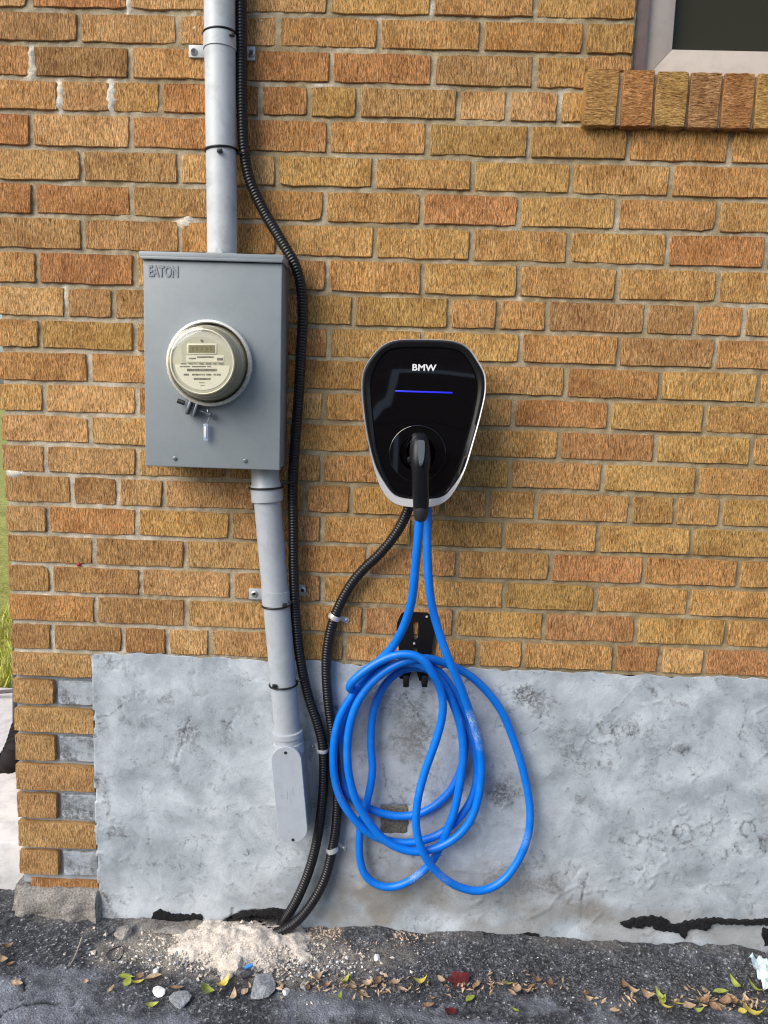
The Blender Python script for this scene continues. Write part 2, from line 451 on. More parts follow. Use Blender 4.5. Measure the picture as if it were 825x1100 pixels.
def set_attr(me, name, arr):
    a = me.attributes.new(name, 'FLOAT', 'POINT'); a.data.foreach_set('value', np.asarray(arr, np.float32).ravel())
def grid_mesh(name, PX, PY, PZ, mat_, attrs=None, parent=None, smooth=True):
    "PX,PY,PZ are 2-d arrays"
    h, w = PX.shape
    co = np.stack([PX, PY, PZ], -1).reshape(-1, 3).astype(np.float32)
    idx = np.arange(h*w).reshape(h, w)
    q = np.stack([idx[:-1, :-1], idx[:-1, 1:], idx[1:, 1:], idx[1:, :-1]], -1).reshape(-1, 4)
    me = bpy.data.meshes.new(name); me.vertices.add(len(co)); me.vertices.foreach_set('co', co.ravel())
    me.loops.add(q.size); me.loops.foreach_set('vertex_index', q.ravel().astype(np.int32))
    me.polygons.add(len(q)); me.polygons.foreach_set('loop_start', np.arange(0, q.size, 4, dtype=np.int32))
    me.polygons.foreach_set('loop_total', np.full(len(q), 4, np.int32))
    me.polygons.foreach_set('use_smooth', np.full(len(q), smooth))
    me.update(calc_edges=True); me.validate()
    for n_, a in (attrs or {}).items(): set_attr(me, n_, a)
    me.materials.append(mat_)
    o = bpy.data.objects.new(name, me); COL.objects.link(o)
    if parent: adopt(parent, o)
    return o

# ================================================================== GROUND
GB = 0.65        # height of the bottom of the brick field
def spaced(lo, hi, step, far, g=1.35):
    a = list(np.arange(lo, hi+1e-6, step)); d = step
    while a[-1] < far: d *= g; a.append(a[-1]+d)
    d = step; b = []
    x = lo
    while x > -far: d *= g; x -= d; b.append(x)
    return np.array(b[::-1]+a)
gx = spaced(-0.40, 1.95, 0.006, 120); gy = spaced(-0.62, 0.35, 0.006, 120)
X, Y = np.meshgrid(gx, gy)
near = (1-sstep(.5, 2.5, np.abs(X-.8)-.9))*(1-sstep(.3, 1.5, np.abs(Y+.2)-.4))
Z = (fbm(X*9, Y*9, 3, 4)-.5)*.016 + (fbm(X*70, Y*70, 5, 3)-.5)*.010
Z *= near
# broken lip of old asphalt along the foot of the wall
lip = np.exp(-((Y+.025)/.03)**2)*(fbm(X*14, Y*6, 9, 3)-.35)*.035*near
Z = Z + np.clip(lip, -.006, .02)
# a low step between the rough strip and the smoother lane
edge_y = -.20 + .03*(fbm(X*5, X*0, 21)-.5)*2
worn = sstep(.0, .05, edge_y-Y)*(.40*sstep(.50, .68, fbm(X*12, Y*16, 31, 4)) + .9*sstep(.32, .05, X)*sstep(.42, .55, fbm(X*7, Y*7, 33)+.1))
crk = [[G(a, b)[:2] for a, b in ln] for ln in ([(-10, 1098), (8, 1084), (20, 1079), (40, 1076), (62, 1078)], [(20, 1079), (28, 1066), (26, 1050)],
      [(60, 1050), (78, 1062), (80, 1085), (95, 1100)], [(470, 1080), (500, 1088), (560, 1092), (640, 1086)])]
crack = np.zeros_like(X)
wx = X + (fbm(X*40, Y*40, 41)-.5)*.012; wy = Y + (fbm(X*40, Y*40, 43)-.5)*.012
for i, ln in enumerate(crk): crack = np.maximum(crack, (1-sstep(.0008, .0035, segdist(wx, wy, ln)))*(1 if i < 2 else .6))
Z = Z - crack*.006
pc = G(262, 1022)[:2]
dd = np.hypot((X-pc[0])/.28, (Y-pc[1])/.09)
dust = np.clip(sstep(1.4, .6, dd + (fbm(X*20, Y*20, 51)-.5)*1.1), 0, 1)*.8
wallband = sstep(-.055, -.015, Y)*sstep(.03, .015, Y)*sstep(.42, .6, fbm(X*11, Y*9, 61))*sstep(1.9, 1.4, X)*.45
streak = sstep(.53, .66, fbm(X*8, Y*22, 71, 6))*sstep(-.14, -.20, Y)*.42
dust = np.clip(dust+wallband*.45*near, 0, 1); worn = np.clip(worn+streak*1.4, 0, 1)
ground = grid_mesh('ground', X, Y, Z, M['asphalt'], {'dust': dust, 'worn': worn*near, 'crack': crack})
tag(ground, kind='structure')

# ================================================================== HOUSE
house = empty('brick_house', (0, 0, 0), 'tan brick house wall on a grey parged foundation with one small window', 'house')
JZ = [0.0032, .0695, .1375, .2044, .2724, .3387, .4064, .4724, .5389, .6051, .6739, .7410, .8091, .8800, .9499, 1.0177, 1.0852, 1.1545, 1.2199, 1.2862, 1.3499]
JZ = [z+GB for z in JZ]
while JZ[-1] < 3.0: JZ.append(JZ[-1]+.0668)
LOW = [GB+z for z in (-.5537, -.4835, -.4097, -.3397, -.2666, -.1963, -.1287, -.0622)]   # joints -8..-1
XC = -0.081                                                                            # left corner of the house
XR = 4.2
rows = {
 20: [31, 137.5, 245, 353.5, 464.5, 575.8, 'W'], 19: [84.5, 191, 298.5, 407, 518, 628.5, 'W'],
 18: [33.8, 139.5, 246, 356, 465.8, 574.5, 'S'], 17: [63.2, 118.8, 172.5, 226, 279.8, 332.2, 384.8, 492, 545.8, 600.8, 'S'],
 16: [33.2, 140.5, 247, 352.8, 459.5, 568.2, 675.2, 784.8], 15: [87.5, 192, 297.2, 401.8, 507.8, 614, 721.5, 829],
 14: [35.8, 141.2, 247, 349, 453.2, 557.8, 662.8, 771.5], 13: [88.8, 193.2, 298.5, 402.8, 507, 611.2, 717.2, 822.8],
 12: [40, 145, 247, 351.5, 454, 557, 663.5, 771.5], 11: [70.8, 121.8, 173, 276, 328, 379.8, 482.8, 535.2, 588.2, 694, 747, 799.5],
 10: [43.2, 145, 249, 353, 454, 559.5, 664.8, 768.5], 9: [95.5, 197, 300, 404, 505, 608, 709.5, 815.2],
 8: [47.5, 147, 248, 347.8, 450, 552, 655.2, 757.2], 7: [97, 198, 300, 399, 500, 600.8, 704.8, 807.8],
 6: [48.8, 147.5, 244.8, 346, 446, 548.2, 647.8, 749], 5: [77, 126.8, 175.8, 275, 328, 377.2, 475, 524.5, 576.2, 677.8, 725.8, 774.5],
 4: [51.2, 147.5, 248, 346, 443, 541.5, 642.8, 743.2], 3: [101.2, 199.2, 297, 394.8, 491.5, 591.5, 692, 793.5],
 2: [55, 151.2, 249, 346, 445, 542, 640.2, 740.2], 1: [103, 200, 296, 391, 488.2, 584.5, 683.2, 780.2],
 0: [56.2, 132, 180, 226, 322, 369.8, 466, 513.2, 562, 659.8, 709.5, 757]}
TAN = (.50, .272, .105); GOLD = (.52, .30, .105); ORANGE = (.47, .225, .085); BROWN = (.35, .19, .085); RED = (.40, .155, .062)
OLIVE = (.40, .235, .075); LIGHT = (.62, .37, .17); DARK = (.25, .125, .055)
special = {(20, 85): RED, (19, 40): BROWN, (19, 210): RED, (19, 570): (.42, .185, .06), (18, 15): ORANGE, (18, 86): DARK, (18, 310): RED, (18, 410): RED, (18, 520): BROWN, (18, 600): BROWN,
 (17, 20): TAN, (17, 90): LIGHT, (17, 145): OLIVE, (17, 200): RED, (17, 250): RED, (17, 305): ORANGE, (17, 357): OLIVE, (17, 440): BROWN, (17, 518): LIGHT, (17, 573): LIGHT,
 (16, 15): RED, (16, 730): ORANGE, (16, 800): ORANGE, (16, 620): OLIVE, (15, 140): BROWN, (15, 770): ORANGE, (14, 15): RED, (14, 88): RED, (14, 190): BROWN, (14, 505): (.50, .20, .085), (14, 800): GOLD,
 (13, 40): BROWN, (13, 140): BROWN, (13, 210): DARK, (13, 260): RED, (13, 770): (.46, .17, .07), (12, 92): RED, (12, 20): TAN, (11, 96): BROWN, (11, 145): BROWN, (11, 641): BROWN, (11, 720): BROWN, (11, 770): ORANGE, (11, 430): OLIVE,
 (10, 90): OLIVE, (10, 720): BROWN, (10, 620): ORANGE, (9, 660): (.40, .20, .075), (9, 560): (.40, .21, .09), (8, 600): ORANGE, (8, 700): GOLD, (7, 660): (.40, .19, .08), (6, 800): GOLD, (6, 495): OLIVE,
 (5, 40): BROWN, (5, 100): BROWN, (4, 100): ORANGE, (4, 200): GOLD, (4, 490): OLIVE, (3, 50): BROWN, (3, 150): BROWN, (3, 450): (.44, .21, .10), (3, 640): (.46, .205, .09), (2, 100): BROWN, (2, 20): BROWN, (2, 420): (.48, .24, .12),
 (1, 50): ORANGE, (1, 150): BROWN, (1, 440): (.44, .215, .11), (1, 634): (.45, .21, .10), (0, 90): BROWN, (0, 156): (.33, .16, .07), (0, 30): BROWN, (0, 685): (.40, .17, .075), (0, 735): LIGHT, (0, 800): (.41, .185, .085), (0, 610): TAN}
JW = .0105
nbr = [0]
def brick_geo(L, H, D=.06, jit=.0013, seed=0, chip=0):
    r = np.random.RandomState(seed)
    nl, ns = 7, 3
    pts = []
    for i in range(nl): pts.append((-L/2+L*i/nl, -H/2))
    for i in range(ns): pts.append((L/2, -H/2+H*i/ns))
    for i in range(nl): pts.append((L/2-L*i/nl, H/2))
    for i in range(ns): pts.append((-L/2, H/2-H*i/ns))
    P2 = np.array(pts); J = r.uniform(-jit, jit, P2.shape)
    # corners worn in a little
    for c in (0, nl, nl+ns, 2*nl+ns): P2[c] -= np.sign(P2[c])*r.uniform(.0002, .0011, 2)
    if r.rand() < .18:
        c = [0, nl, nl+ns, 2*nl+ns][r.randint(4)]; P2[c] -= np.sign(P2[c])*r.uniform(.0012, .0040, 2)
    P2 += J; n = len(P2)
    fr = P2 - np.stack([np.where(np.abs(P2[:, 0]) > L/2-.0025, np.sign(P2[:, 0])*.0013, 0), np.where(np.abs(P2[:, 1]) > H/2-.0025, np.sign(P2[:, 1])*.0013, 0)], 1)
    V = [(x, 0+r.uniform(-.0003, .0003), z) for x, z in fr] + [(x, .0022, z) for x, z in P2] + [(x, D, z) for x, z in P2]
    Fs = [tuple(range(n))]
    for k in range(2):
        for j in range(n):
            a = k*n+j; b = k*n+(j+1) % n; Fs.append((a, a+n, b+n, b))
    return V, Fs
def put_brick(x0, x1, z0, z1, color, parent, matk='brick', proud=None, name='brick', D=.06):
    L, H = x1-x0, z1-z0; nbr[0] += 1
    V, Fs = brick_geo(L, H, D, seed=nbr[0])
    o = mesh_obj(name, V, Fs, M[matk], parent)
    for p_ in o.data.polygons[1:]: p_.use_smooth = True
    y = rng.uniform(-.0018, .0008) if proud is None else proud
    o.location = ((x0+x1)/2, y, (z0+z1)/2)
    o.rotation_euler = (rng.uniform(-.006, .006), rng.uniform(-.0035, .0035), rng.uniform(-.004, .004))
    c = (np.array(color)*.62+np.array((.50, .285, .118))*.38)*rng.uniform(.93, 1.07)*(1.38, 1.40, 1.27); c[1] *= rng.uniform(.96, 1.04)
    o.color = (*np.clip(c, 0, 1), 1)
    return o
def pick(row, um):
    best = None
    for (r_, u_), c in special.items():
        if r_ == row and abs(u_-um) < 14: best = c
    if best: return best
    base = [TAN, GOLD, GOLD, TAN, ORANGE, OLIVE, TAN][rng.randint(7)]
    if um < 330: base = [TAN, (.54, .31, .14), ORANGE, TAN, LIGHT][rng.randint(5)] if row > 6 else [(.46, .275, .13), (.44, .25, .115), (.50, .30, .145)][rng.randint(3)]
    return base

# ---- mortar bed (the wall itself) with real relief
XW = P(681, 40)[0]                # left side of the window opening
SX0 = P(629.5, 110)[0]            # left end of the brick sill
ZS0 = P(690, 141)[2]; ZS1 = P(650, 84)[2]
mx = np.concatenate([np.arange(XC+.006, 1.80, .0042), np.arange(1.85, XR, .15), [XR]])
mz = np.concatenate([np.arange(GB-.002, 2.12, .0042), np.arange(2.17, 3.0, .12), [3.0]])
X, Z = np.meshgrid(mx, mz)
Yd = .0038 + (fbm(X*75, Z*75, 101, 4)-.5)*.0065 + (fbm(X*9, Z*9, 103, 3)-.5)*.004
tone = .50 + (fbm(X*14, Z*14, 105)-.5)*.5 + .06 + sstep(.60, .0, X)*sstep(1.9, .8, Z)*.24 - sstep(.5, .9, X)*sstep(1.5, .9, Z)*.14
def blob(u, v, ru, rv, amt):
    c = P(u, v); return amt*np.clip(1.3-np.hypot((X-c[0])/(ru*.002), (Z-c[2])/(rv*.002))+(fbm(X*120, Z*120, 107)-.5)*.9, 0, 1)
for u, v, ru, rv, a in [(34, 68, 5, 18, 1), (64, 103, 6, 18, 1), (119, 103, 7, 18, 1), (138, 4, 4, 14, .8), (14, 509, 13, 4, 1.1), (464, 8, 4, 10, .6), (70, 313, 4, 14, .5),
        (630, 108, 3, 28, 1), (640, 75, 22, 4, .6), (604, 105, 6, 16, .5), (345, 91, 18, 3, .8), (200, 240, 12, 6, .8), (203, 233, 6, 4, .8), (208, 27, 5, 14, .7), (230, 26, 4, 10, .5), (664, 235, 4, 12, .4),
        (693, 200, 4, 16, .3), (148, 380, 5, 10, .3), (558, 330, 4, 16, .4), (110, 250, 80, 2, .15)]:
    tone = tone + blob(u, v, ru, rv, a*.75)
Yd = Yd - np.clip(tone-.85, 0, .4)*.014
# cut the window opening by folding the sheet inwards behind it
inwin = (X > XW+.004) & (X < 2.35) & (Z > ZS1-.02)
Yd = np.where(inwin, .14, Yd)
wall = grid_mesh('wall', X, Yd, Z, M['mortar'], {'tone': tone}, parent=house)

JH = .0098
for row in range(21):
    zb, zt = JZ[row], JZ[row+1]; zm = (zb+zt)/2
    js = rows[row]; xs = [XC-JW/2-(.0035 if row >= 6 else 0)]; us = [XatZ(0, zm)]
    prev_u = 412.5+F*((np.array([XC, 0, zm])-CAM)@RT)/((np.array([XC, 0, zm])-CAM)@FWD)
    ulist = [prev_u]
    # the first joint may lie left of the frame when the corner is outside it
    first = js[0]
    span = XatZ(first, zm)-XC
    if span > .215:
        xs.append(XatZ(first, zm)-.2032)
        ulist.append(first-100)
    stop = None
    for j in js:
        if j == 'W': stop = XW; break
        if j == 'S': stop = P(629, 100)[0]; break
        xs.append(XatZ(j, zm)); ulist.append(j)
    if stop is not None: xs.append(stop+JW/2-.001); ulist.append(655)
    else:
        while xs[-1] < 1.78: xs.append(xs[-1]+.2032); ulist.append(ulist[-1]+100)
    for i in range(len(xs)-1):
        x0, x1 = xs[i]+JW/2, xs[i+1]-JW/2
        if x1-x0 < .012: continue
        um = (ulist[i]+ulist[i+1])/2
        put_brick(x0, x1, zb+JH/2+rng.uniform(-.0006, .0006), zt-JH/2+rng.uniform(-.0006, .0006), pick(row, um), wall)
# cut half-height piece beside the window, under it the sill
a_, b_ = P(629.5, 68), P(678.5, 68)
put_brick(a_[0], b_[0], P(655, 75.5)[2], P(655, 60.5)[2], BROWN, wall)
# bricks beyond the picture: one joined part
mb = MB()
def plain(x0, x1, z0, z1, y=0): mb.box((x0, y-.001, z0), (x1, .05, z1))
for row in range(0, len(JZ)-1):
    zb, zt = JZ[row]+JH/2, JZ[row+1]-JH/2
    off = .1016 if row % 2 else 0
    if row > 20:
        x = XC; e = XC+.0960+off
        while x < XR-.02:
            if not (JZ[row+1] < 2.9 and x > XW-.12 and x < 2.3): plain(x, min(e, XR), zb, zt)
            elif x < XW-.02: plain(x, XW-.002, zb, zt)
            x = e+JW; e = x+.1927
    elif row <= 20:
        base = {r: 1.78 for r in range(21)}[row]
        x = None
    if row <= 20:
        zm = (JZ[row]+JZ[row+1])/2; js = [j for j in rows[row] if not isinstance(j, str)]
        lastx = XatZ(js[-1], zm)
        while lastx < 1.78: lastx += .2032
        if isinstance(rows[row][-1], str): lastx = 2.36
        x = lastx+JW/2
        while x < XR-.02: plain(x, min(x+.1927, XR), zb, zt); x += .2032
o = mb.build('brick', M['brick'], house); o['kind'] = 'stuff'; o.color = (*TAN, 1); o['label'] = 'plain tan bricks of the wall beyond the window'
# side wall going back from the corner
mb = MB(); z = .0
for row in range(45):
    zb = .095+row*.0668; off = .1016 if row % 2 else 0; y = .058
    e = y+.09+off
    if zb > 2.9: break
    while y < 7.0:
        mb.box((XC, y, zb), (XC+.05, min(e, 7.0), zb+.057)); y = e+JW; e = y+.1927
o = mb.build('side_wall', M['brick'], house); o['kind'] = 'stuff'; o.color = (*TAN, 1); o['label'] = 'brick side wall running back from the left corner'
mb = MB(); mb.box((XC+.008, .055, -.05), (XC+.02, 7, 3.0)); mb.box((XR-.02, .055, -.05), (XR, 7, 3.0)); mb.box((XC+.02, 6.98, -.05), (XR-.02, 7, 3.0))
mb.build('side_mortar', M['mortar'], house)
# roof
mb = MB(); x0, x1, y0, y1 = XC-.3, XR+.3, -.32, 7.3
mb.add([(x0, y0, 3.0), (x1, y0, 3.0), (x1, y1, 3.0), (x0, y1, 3.0), (x0, (y0+y1)/2, 4.7), (x1, (y0+y1)/2, 4.7)],
       [(0, 3, 2, 1), (0, 1, 5, 4), (2, 3, 4, 5), (0, 4, 3), (1, 2, 5)])
mb.build('roof', M['roofing'], house)

# ---- quoin bricks beside the parging
zq = LOW + [JZ[0]]
XP = XC + .1855                   # where the parging starts
for i in range(8):
    zb, zt = zq[i], zq[i+1]; r_ = i-8           # course index
    half = (i % 2 == 0)
    zl, zh = zb+JH/2, zt-JH/2
    if half: put_brick(XC, XC+.0935, zl, zh, (.40, .235, .115), wall, D=.055)
    else: put_brick(XC, XC+.1865, zl, zh, [(.38, .225, .115), (.44, .26, .125), (.40, .24, .12), (.46, .28, .13)][i//2], wall, D=.055)
# half buried bottom brick
put_brick(XC+.022, XC+.183, .063, zq[0]-.009, (.36, .15, .075), wall, proud=.006, D=.05)

# ---- foundation parging
px = np.concatenate([np.arange(XC+.004, 1.86, .0042), np.arange(1.9, XR, .12), [XR]])
pz = np.concatenate([[-.06], np.arange(-.02, GB+.013, .0042)])
X, Z = np.meshgrid(px, pz)
def topz(x): return GB+.004 - .003*sstep(.35, .9, x) + (fbm(x*28, x*0, 7, 4)-.5)*.016
Z = np.where(Z > GB-.008, np.minimum(Z, topz(X)), Z)
Yp = .0005*sstep(XP+.03, XP, X) -.0015 + .004*sstep(.5, 1.2, X)*sstep(.4, .65, Z) + (fbm(X*5, Z*5, 201, 4)-.5)*.009 + (fbm(X*30, Z*26, 203, 4)-.5)*.0018
Yp -= .006*sstep(.05, .0, Z)
# ridges left by the trowel
tr = fbm(X*7+2*fbm(X*3, Z*3, 207), Z*9, 209, 5)
ridge = np.exp(-((tr-.52)/.006)**2)*sstep(.45, .62, fbm(X*4, Z*4, 211)); Yp -= ridge*.0022
tr2 = fbm(X*11, Z*6, 219, 5); ridge2 = np.exp(-((tr2-.45)/.008)**2)*sstep(.5, .65, fbm(X*5, Z*5, 213))
Yp += ridge2*.0018; stain0 = ridge*.18+ridge2*.30
stain = stain0.copy(); warm = np.zeros_like(X)
cl = fbm(X*22, Z*22, 221, 5)
def sblob(u, v, ru, rv, a, dst=None, rag=1.0):
    c = P(u, v); d = np.hypot((X-c[0])/(ru*.00202), (Z-c[2])/(rv*.00202))
    return a*np.clip(1.15-d+(cl-.5)*2.2*rag, 0, 1)
for u, v, ru, rv, a in [(215, 790, 38, 20, .60), (245, 795, 22, 10, .35), (120, 715, 20, 10, .5), (165, 745, 22, 14, .30), (180, 830, 30, 14, .25), (150, 775, 30, 14, .35), (130, 770, 8, 30, .25),
        (575, 755, 28, 34, .75), (555, 745, 26, 18, .5), (540, 852, 22, 16, .75), (600, 790, 14, 20, .35), (420, 760, 40, 40, .42), (450, 770, 22, 45, .35), (640, 707, 30, 9, .55), (780, 715, 40, 10, .35), (700, 740, 16, 10, .4), (745, 740, 30, 14, .25),
        (680, 785, 11, 12, .6), (735, 803, 7, 5, .9), (620, 860, 8, 14, .35), (440, 800, 40, 30, .30), (500, 730, 12, 30, .3), (390, 790, 20, 30, .3), (590, 700, 30, 14, .2), (348, 740, 14, 40, .3), (370, 770, 14, 30, .3),
        (560, 950, 60, 22, .35), (470, 965, 60, 18, .22), (200, 940, 40, 12, .12), (270, 940, 12, 18, .15), (600, 960, 40, 24, .28), (820, 900, 12, 16, .8), (806, 780, 14, 20, .3), (824, 800, 8, 30, .4),
        (115, 850, 8, 22, .28), (160, 860, 30, 6, .12), (475, 935, 20, 10, .2), (440, 985, 60, 5, .3), (720, 950, 14, 4, .12), (130, 985, 30, 6, .2), (660, 770, 10, 60, .15)]:
    stain += sblob(u, v, ru, rv, a*.72)
for u, v, ru, rv, a in [(400, 940, 60, 60, .65), (470, 960, 110, 36, .5), (360, 820, 26, 80, .55), (430, 830, 60, 80, .25), (385, 985, 60, 20, .5), (560, 950, 90, 40, .4), (430, 780, 60, 60, .16), (820, 870, 8, 40, .4), (650, 980, 150, 14, .5), (300, 850, 14, 60, .12), (110, 960, 16, 22, .3), (350, 700, 20, 14, .3)]:  # brown-grey under the hoses is partly stain, partly painted shadow
    warm += sblob(u, v, ru, rv, a, rag=.6)
warm += (sstep(.12+.10*fbm(X*6, Z*0, 233), .0, Z)*.5*sstep(.25, .55, X)*sstep(.30, .55, fbm(X*10, Z*16, 235)+.05)+sstep(.10, .02, Z)*.12)*sstep(.38, .6, fbm(X*9, Z*9, 231)+.08)
# scuffs, hairlines and nicks
def line(pts, w, s, h=.0):
    global stain, Yp
    q = [P(a, b)[[0, 2]] for a, b in pts]
    xx = X+(fbm(X*70, Z*70, 241)-.5)*.004; zz = Z+(fbm(X*70, Z*70, 243)-.5)*.004
    e = 1-sstep(w*.4, w*1.2, segdist(xx, zz, q)); stain = stain+e*s; Yp = Yp-e*h
def loopl(u, v, ru, rv, w, s, a0=0, a1=6.3, h=.0):
    line([(u+ru*math.cos(t), v+rv*math.sin(t)) for t in np.linspace(a0, a1, 14)], w, s, h)
loopl(678, 900, 11, 7, .005, .32, -2.0, 2.8); loopl(709, 898, 5, 5, .004, .35, 1, 6); loopl(735, 895, 10, 10, .005, .32, -3.4, 1.6); loopl(728, 893, 5, 6, .003, .5)
loopl(759, 890, 7, 7, .005, .38, -1.5, 2.6); loopl(803, 890, 8, 8, .004, .6, 1.5, 6.4); loopl(812, 886, 7, 7, .003, .5, 2, 6)
line([(779, 912), (781, 920), (776, 922)], .004, .5); line([(790, 910), (795, 916)], .006, .5); line([(812, 892), (822, 915)], .004, .5, -.001)
line([(739, 825), (744, 850), (752, 870)], .0025, -.15, .001); line([(631, 938), (626, 955), (624, 985)], .0028, .65, -.001)
line([(197, 912), (200, 900), (218, 912), (214, 935), (204, 950)], .0022, .25); line([(105, 770), (118, 768), (130, 758), (150, 745)], .0028, .45)
line([(205, 770), (200, 778), (195, 800), (188, 815)], .003, .4, -.001); line([(240, 868), (252, 862), (262, 858)], .003, .2); line([(640, 780), (665, 758), (690, 730)], .0022, .25, .001)
line([(655, 775), (662, 800), (668, 825)], .0025, .35); line([(636, 738), (660, 736)], .002, .35); line([(672, 880), (676, 868), (682, 872)], .0022, .3); line([(670, 945), (673, 932), (690, 935), (693, 948)], .002, .25)
line([(570, 985), (590, 975), (600, 960), (620, 950)], .004, -.2, .0015); line([(705, 855), (717, 850), (717, 862)], .0035, .3); line([(300, 928), (310, 934), (330, 926)], .002, .2, .001)
line([(400, 930), (405, 922), (416, 912)], .0022, .3, .001); line([(412, 820), (415, 845), (424, 862)], .0028, .4); line([(434, 745), (450, 770), (462, 790)], .0035, .45, .001); line([(265, 912), (268, 917)], .004, .5)
line([(248, 985), (249, 975)], .004, .8); line([(110, 895), (150, 899)], .002, .3); line([(110, 960), (116, 968)], .0035, .9)
for t in range(7):
    u, v = rng.uniform(130, 800), rng.uniform(735, 900); pts_ = [(u, v)]
    a = rng.uniform(.6, 2.4)
    for q in range(rng.randint(4, 8)): a += rng.uniform(-.7, .7); pts_.append((pts_[-1][0]+9*math.cos(a), pts_[-1][1]+9*math.sin(a)))
    line(pts_, .0012, .55, -.0006)
for t in range(90):
    u, v = rng.uniform(110, 820), rng.uniform(720, 985); a = rng.uniform(0, math.pi); l = rng.uniform(3, 14)
    line([(u, v), (u+l*math.cos(a), v+l*.6*math.sin(a))], .0014, rng.choice([.3, .25, -.12]), .0003)
stain += (fbm(X*8, Z*8, 251, 5)-.5)*.9*sstep(.3, .7, fbm(X*3, Z*3, 255))
# old patch behind the coil and hole where the conduits go in
c = P(424, 880); pd = np.maximum(np.abs(X-c[0])/.036, np.abs(Z-c[2])/.038)+(fbm(X*60, Z*60, 261)-.5)*.35
Yp += (1-sstep(.85, 1.0, pd))*.006
c = P(276, 992); hd = np.hypot((X-c[0])/.075, (Z-c[2])/.040)+(fbm(X*40, Z*40, 263)-.5)*.5
hole = 1-sstep(.75, 1.0, hd); Yp += hole*.05; warm = np.clip(warm+hole*.6, 0, 1); stain += hole*.5
# quoin: recess so the parged half bricks stand out
edge = XP-.002+(fbm(Z*50, Z*0, 277)-.5)*.010; inq = X < edge
Yp = np.where(inq, .012+(fbm(X*60, Z*60, 271)-.5)*.004, Yp)
Yp = np.where(inq & (Z < .07), .03, Yp)
sx_ = sstep(XP+.05, XP, X); stain = stain+sx_*.35*sstep(.4, .6, fbm(X*20, Z*20, 279)); warm = np.where(inq, .35, warm); stain = np.where(inq, stain*.4, stain)
found = grid_mesh('foundation', X, Yp, Z, M['parging'], {'stain': np.clip(stain, -.3, 1.2), 'warm': np.clip(warm, 0, 1)}, parent=house)
# top ledge of the parging
for i in (0, 2, 4, 6):
    zb, zt = zq[i], zq[i+1]
    o = put_brick(XC+.1035, XP+.001, zb+JH/2, zt-JH/2, (.5, .5, .5), found, 'parging', proud=.003)
    set_attr(o.data, 'stain', rng.uniform(.1, .8, len(o.data.vertices))); set_attr(o.data, 'warm', rng.uniform(0, .25, len(o.data.vertices)))
    o['label'] = 'half brick smeared over with grey parging'
# old patch face
mb = MB(); n = 26; pts = []
c = P(423, 880, .002)
for i in range(n):
    a = 2*math.pi*i/n; r = 1/max(abs(math.cos(a)), abs(math.sin(a)))*.92
    r *= 1+.12*(rng.rand()-.5); r = min(r, 1.22)
    pts.append((c[0]+.036*r*math.cos(a), c[2]+.038*r*math.sin(a)))
loft(mb, [[(x, .006, z) for x, z in pts], [(x, .0015, z) for x, z in pts], [(c[0]+(x-c[0])*.9, -.0005, c[2]+(z-c[2])*.9) for x, z in pts]], cap1=True)
o = mb.build('old_patch', M['hole'], house); o['label'] = 'square of rough olive mortar left bare behind the blue coil'
# tar patches
def tarpatch(poly, label, th=.0012, base=-.0085):
    q = [P(a, b, base) for a, b in poly]; qq = catmull(q, .004, True)
    qq = catmull(q, .0022, True); ii = np.arange(len(qq)); qq = qq + np.stack([(fbm(ii*.35, ii*0+q[0][0]*9, 811, 3)-.5)*.009, ii*0, (fbm(ii*.35, ii*0+q[0][0]*9, 813, 3)-.5)*.009], 1)
    c_ = qq.mean(0); r0 = [(x, base+.012, z) for x, _, z in qq]; r1 = [(x, base-th*.6, z) for x, _, z in qq]
    mb = MB()
    import mathutils
    n_ = len(qq); V = [*r0, *r1]; Fs = [(j, (j+1) % n_, n_+(j+1) % n_, n_+j) for j in range(n_)]
    tri = mathutils.geometry.tessellate_polygon([[Vector((x, 0, z)) for x, _, z in qq]])
    Fs += [tuple(n_+i for i in t_) for t_ in tri]
    mb.add(V, Fs)
    o = mb.build('tar_patch', M['tar'], found, sm=30); o['label'] = label
tarpatch([(165, 982), (172, 978), (180, 981), (200, 983), (217, 984), (216, 995), (205, 999), (185, 997), (168, 997), (164, 990)], 'short black tar patch at the foot of the parging')
tarpatch([(667, 993), (680, 988), (700, 985), (715, 988), (724, 994), (742, 990), (765, 988), (800, 990), (826, 988), (860, 992), (860, 998), (828, 994), (805, 994), (780, 993), (768, 993), (760, 999), (742, 998), (736, 1008), (728, 1002), (705, 999), (700, 995), (684, 997)], 'long ragged black tar streak low on the foundation')
tarpatch([(820, 1000), (835, 998), (850, 1004), (845, 1014), (823, 1016)], 'small tar blot at the right end of the foundation')
tarpatch([(557, 1006), (562, 1003), (570, 1002), (578, 1004), (582, 1009), (572, 1011), (560, 1010)], 'tiny tar blot right of the cable coil')
tarpatch([(250, 984), (262, 980), (280, 978), (298, 977), (312, 980), (308, 985), (292, 984), (268, 984), (252, 987)], 'thin tar line over the conduit hole')

# footing lump at the corner
mb = MB()
nx, nz = 26, 16; x0, x1 = XC-.014, XC+.190; rings = []
for i in range(nz+1):
    t = i/nz; z = .078*t-.01; row_ = []
    for j in range(nx+1):
        s = j/nx; x = x0+(x1-x0)*s
        r = .030*(1-t**3*.8)*(.7+.5*vnoise(s*6, t*4, 300)) * (1 if .04 < s < .97 else .3)
        row_.append((x-.01*(1-t)*(.5-s)*2, .012-r - .006*vnoise(s*20, t*12, 305), z+.008*(vnoise(s*8, 0, 309)-.5)*t))
    row_.append((x1, .09, z)); row_.append((x0, .09, z)); rings.append(row_)
loft(mb, rings, cap1=True)
o = mb.build('footing', M['concrete'], house, sm=50); o['label'] = 'rough concrete lump under the left corner bricks'

